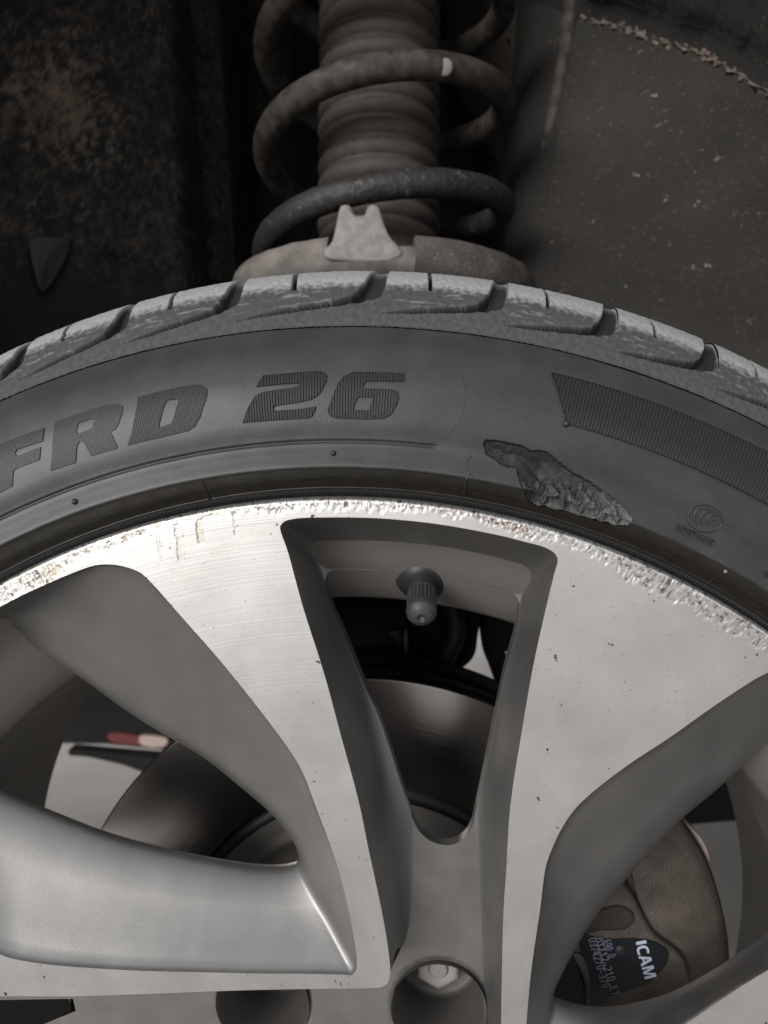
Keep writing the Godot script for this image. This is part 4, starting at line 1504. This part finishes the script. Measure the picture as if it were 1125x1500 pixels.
# ------------------------------------------------------------------ under the car
func build_under() -> void:
	var body := thing("car_underbody", "dark underside of the car beyond the wheel", "car underbody", Vector3(0, 0.30, -0.9))
	part("floor_pan", box(Vector3(1.35, 0.28, -1.12), Vector3(3.2, 0.20, 1.20)), M.body_dark, body)
	part("front_tray", box(Vector3(-0.65, 0.03, -0.77), Vector3(0.95, 0.05, 0.50)), M.body_dark, body)
	part("subframe", box(Vector3(-0.25, 0.03, -0.72), Vector3(0.5, 0.05, 0.08), Vector3(0, 0.15, 0)), M.body_dark, body)
	part("subframe", box(Vector3(0.1, 0.055, -0.95), Vector3(1.4, 0.07, 0.14), Vector3(0, -0.05, 0)), M.body_dark, body)
	var flat := func(a: Array, z: float) -> PackedVector3Array:
		var p := PackedVector3Array()
		for i in range(0, a.size(), 2):
			p.append(un(a[i], a[i + 1], z))
		return p
	part("crossmember", slab(flat.call([-60, 900, 420, 900, 420, 1100, 300, 1108, 150, 1094, -60, 1090], -0.72), 0.10, 0.01, 1), M.body_dark, body)
	part("rusty_bracket", slab(flat.call([160, 1074, 190, 1076, 222, 1082, 222, 1092, 190, 1092, 160, 1086], -0.715), 0.008, 0.001, 2), M.red_rust, body)
	part("pale_clip", slab(flat.call([205, 1078, 240, 1080, 246, 1087, 238, 1095, 208, 1093], -0.708), 0.008, 0.001, 2), M.pad_edge, body)
	part("brace", slab(flat.call([100, 1098, 330, 1118, 330, 1142, 215, 1135, 180, 1122, 130, 1110, 100, 1108], -0.69), 0.02, 0.003, 1), M.body_dark, body)
	part("crossmember", slab(flat.call([960, 1050, 1250, 1050, 1250, 1204, 1080, 1208, 960, 1216], -0.60), 0.10, 0.01, 1), M.body_dark, body)
	var arm := PackedVector3Array()
	for q in [[0.0, -0.085, -0.17], [-0.05, -0.095, -0.26], [-0.12, -0.09, -0.40], [-0.20, -0.08, -0.55]]:
		arm.append(Vector3(q[0], q[1], q[2]))
	var la := thing("lower_control_arm", "black lower suspension arm behind the brake disc", "suspension arm", HUB + Vector3(-0.1, -0.09, -0.36))
	part("arm", tube(catmull3(arm, 8, false), 0.018, 12), M.arm_black, la)
	part("bush", lathe(pairs([0.002, -0.02, 0.022, -0.02, 0.024, 0.0, 0.022, 0.02, 0.002, 0.02]), Vector3(-0.20, -0.08, -0.55), Vector3(0, 1, 0), 24), M.red_rust, la)

func _ready() -> void:
	look = Basis.from_euler(Vector3(deg_to_rad(-3.78), deg_to_rad(3.59), 0.0))
	var cam := Camera3D.new()
	cam.name = "camera"
	add_child(cam)
	cam.position = HUB + EYE
	cam.basis = look
	cam.fov = rad_to_deg(2.0 * atan(750.0 / 1155.0))
	var att := CameraAttributesPhysical.new()
	att.frustum_focal_length = 12.0 * 1155.0 / 750.0
	att.frustum_focus_distance = 0.262
	att.frustum_near = 0.01
	att.frustum_far = 200.0
	att.exposure_aperture = 9.0
	cam.attributes = att
	cam.fov = rad_to_deg(2.0 * atan(750.0 / 1155.0))
	cam.near = 0.01
	cam.far = 200.0
	cam.current = true
	var we := WorldEnvironment.new()
	we.name = "sky"
	var env := Environment.new()
	env.background_mode = Environment.BG_SKY
	var sky := Sky.new()
	var ps := ProceduralSkyMaterial.new()
	ps.sky_top_color = Color(0.86, 0.875, 0.90)
	ps.sky_horizon_color = Color(0.88, 0.89, 0.90)
	ps.sky_curve = 0.25
	ps.ground_bottom_color = Color(0.6, 0.58, 0.56)
	ps.ground_horizon_color = Color(0.75, 0.73, 0.70)
	ps.sun_angle_max = 0.0
	sky.sky_material = ps
	env.sky = sky
	env.background_energy_multiplier = 0.55
	env.ambient_light_source = Environment.AMBIENT_SOURCE_SKY
	env.tonemap_mode = Environment.TONE_MAPPER_LINEAR
	env.tonemap_exposure = 2.2
	env.sdfgi_enabled = true
	env.ssao_enabled = true
	env.ssil_enabled = true
	we.environment = env
	add_child(we)
	var sun := DirectionalLight3D.new()
	sun.name = "sun_through_cloud"
	add_child(sun)
	sun.light_energy = 0.5
	sun.light_angular_distance = 32.0
	sun.light_color = Color(1.0, 0.985, 0.965)
	sun.shadow_enabled = true
	sun.look_at_from_position(Vector3(-0.50, 0.21, 0.86), Vector3.ZERO)

	nz.seed = 7
	nz.frequency = 1.0
	nz.noise_type = FastNoiseLite.TYPE_SIMPLEX_SMOOTH
	nz.fractal_type = FastNoiseLite.FRACTAL_FBM
	nz.fractal_octaves = 3
	nz.fractal_gain = 0.5
	materials()

	# the ground
	var gm := PlaneMesh.new()
	gm.size = Vector2(120, 120)
	gm.subdivide_width = 8
	gm.subdivide_depth = 8
	var ground := MeshInstance3D.new()
	ground.name = "ground"
	ground.mesh = gm
	ground.material_override = M.concrete
	ground.set_meta("kind", "structure")
	ground.set_meta("label", "pale worn concrete ground under the car")
	add_child(ground)

	build_arch()
	build_under()
	build_strut()
	build_brake()
	var wheel := thing("wheel_assembly", "kerb-scraped silver alloy wheel with a worn black tyre gouged in its sidewall", "car wheel", Vector3.ZERO)
	build_rim(wheel)
	build_tyre(wheel)
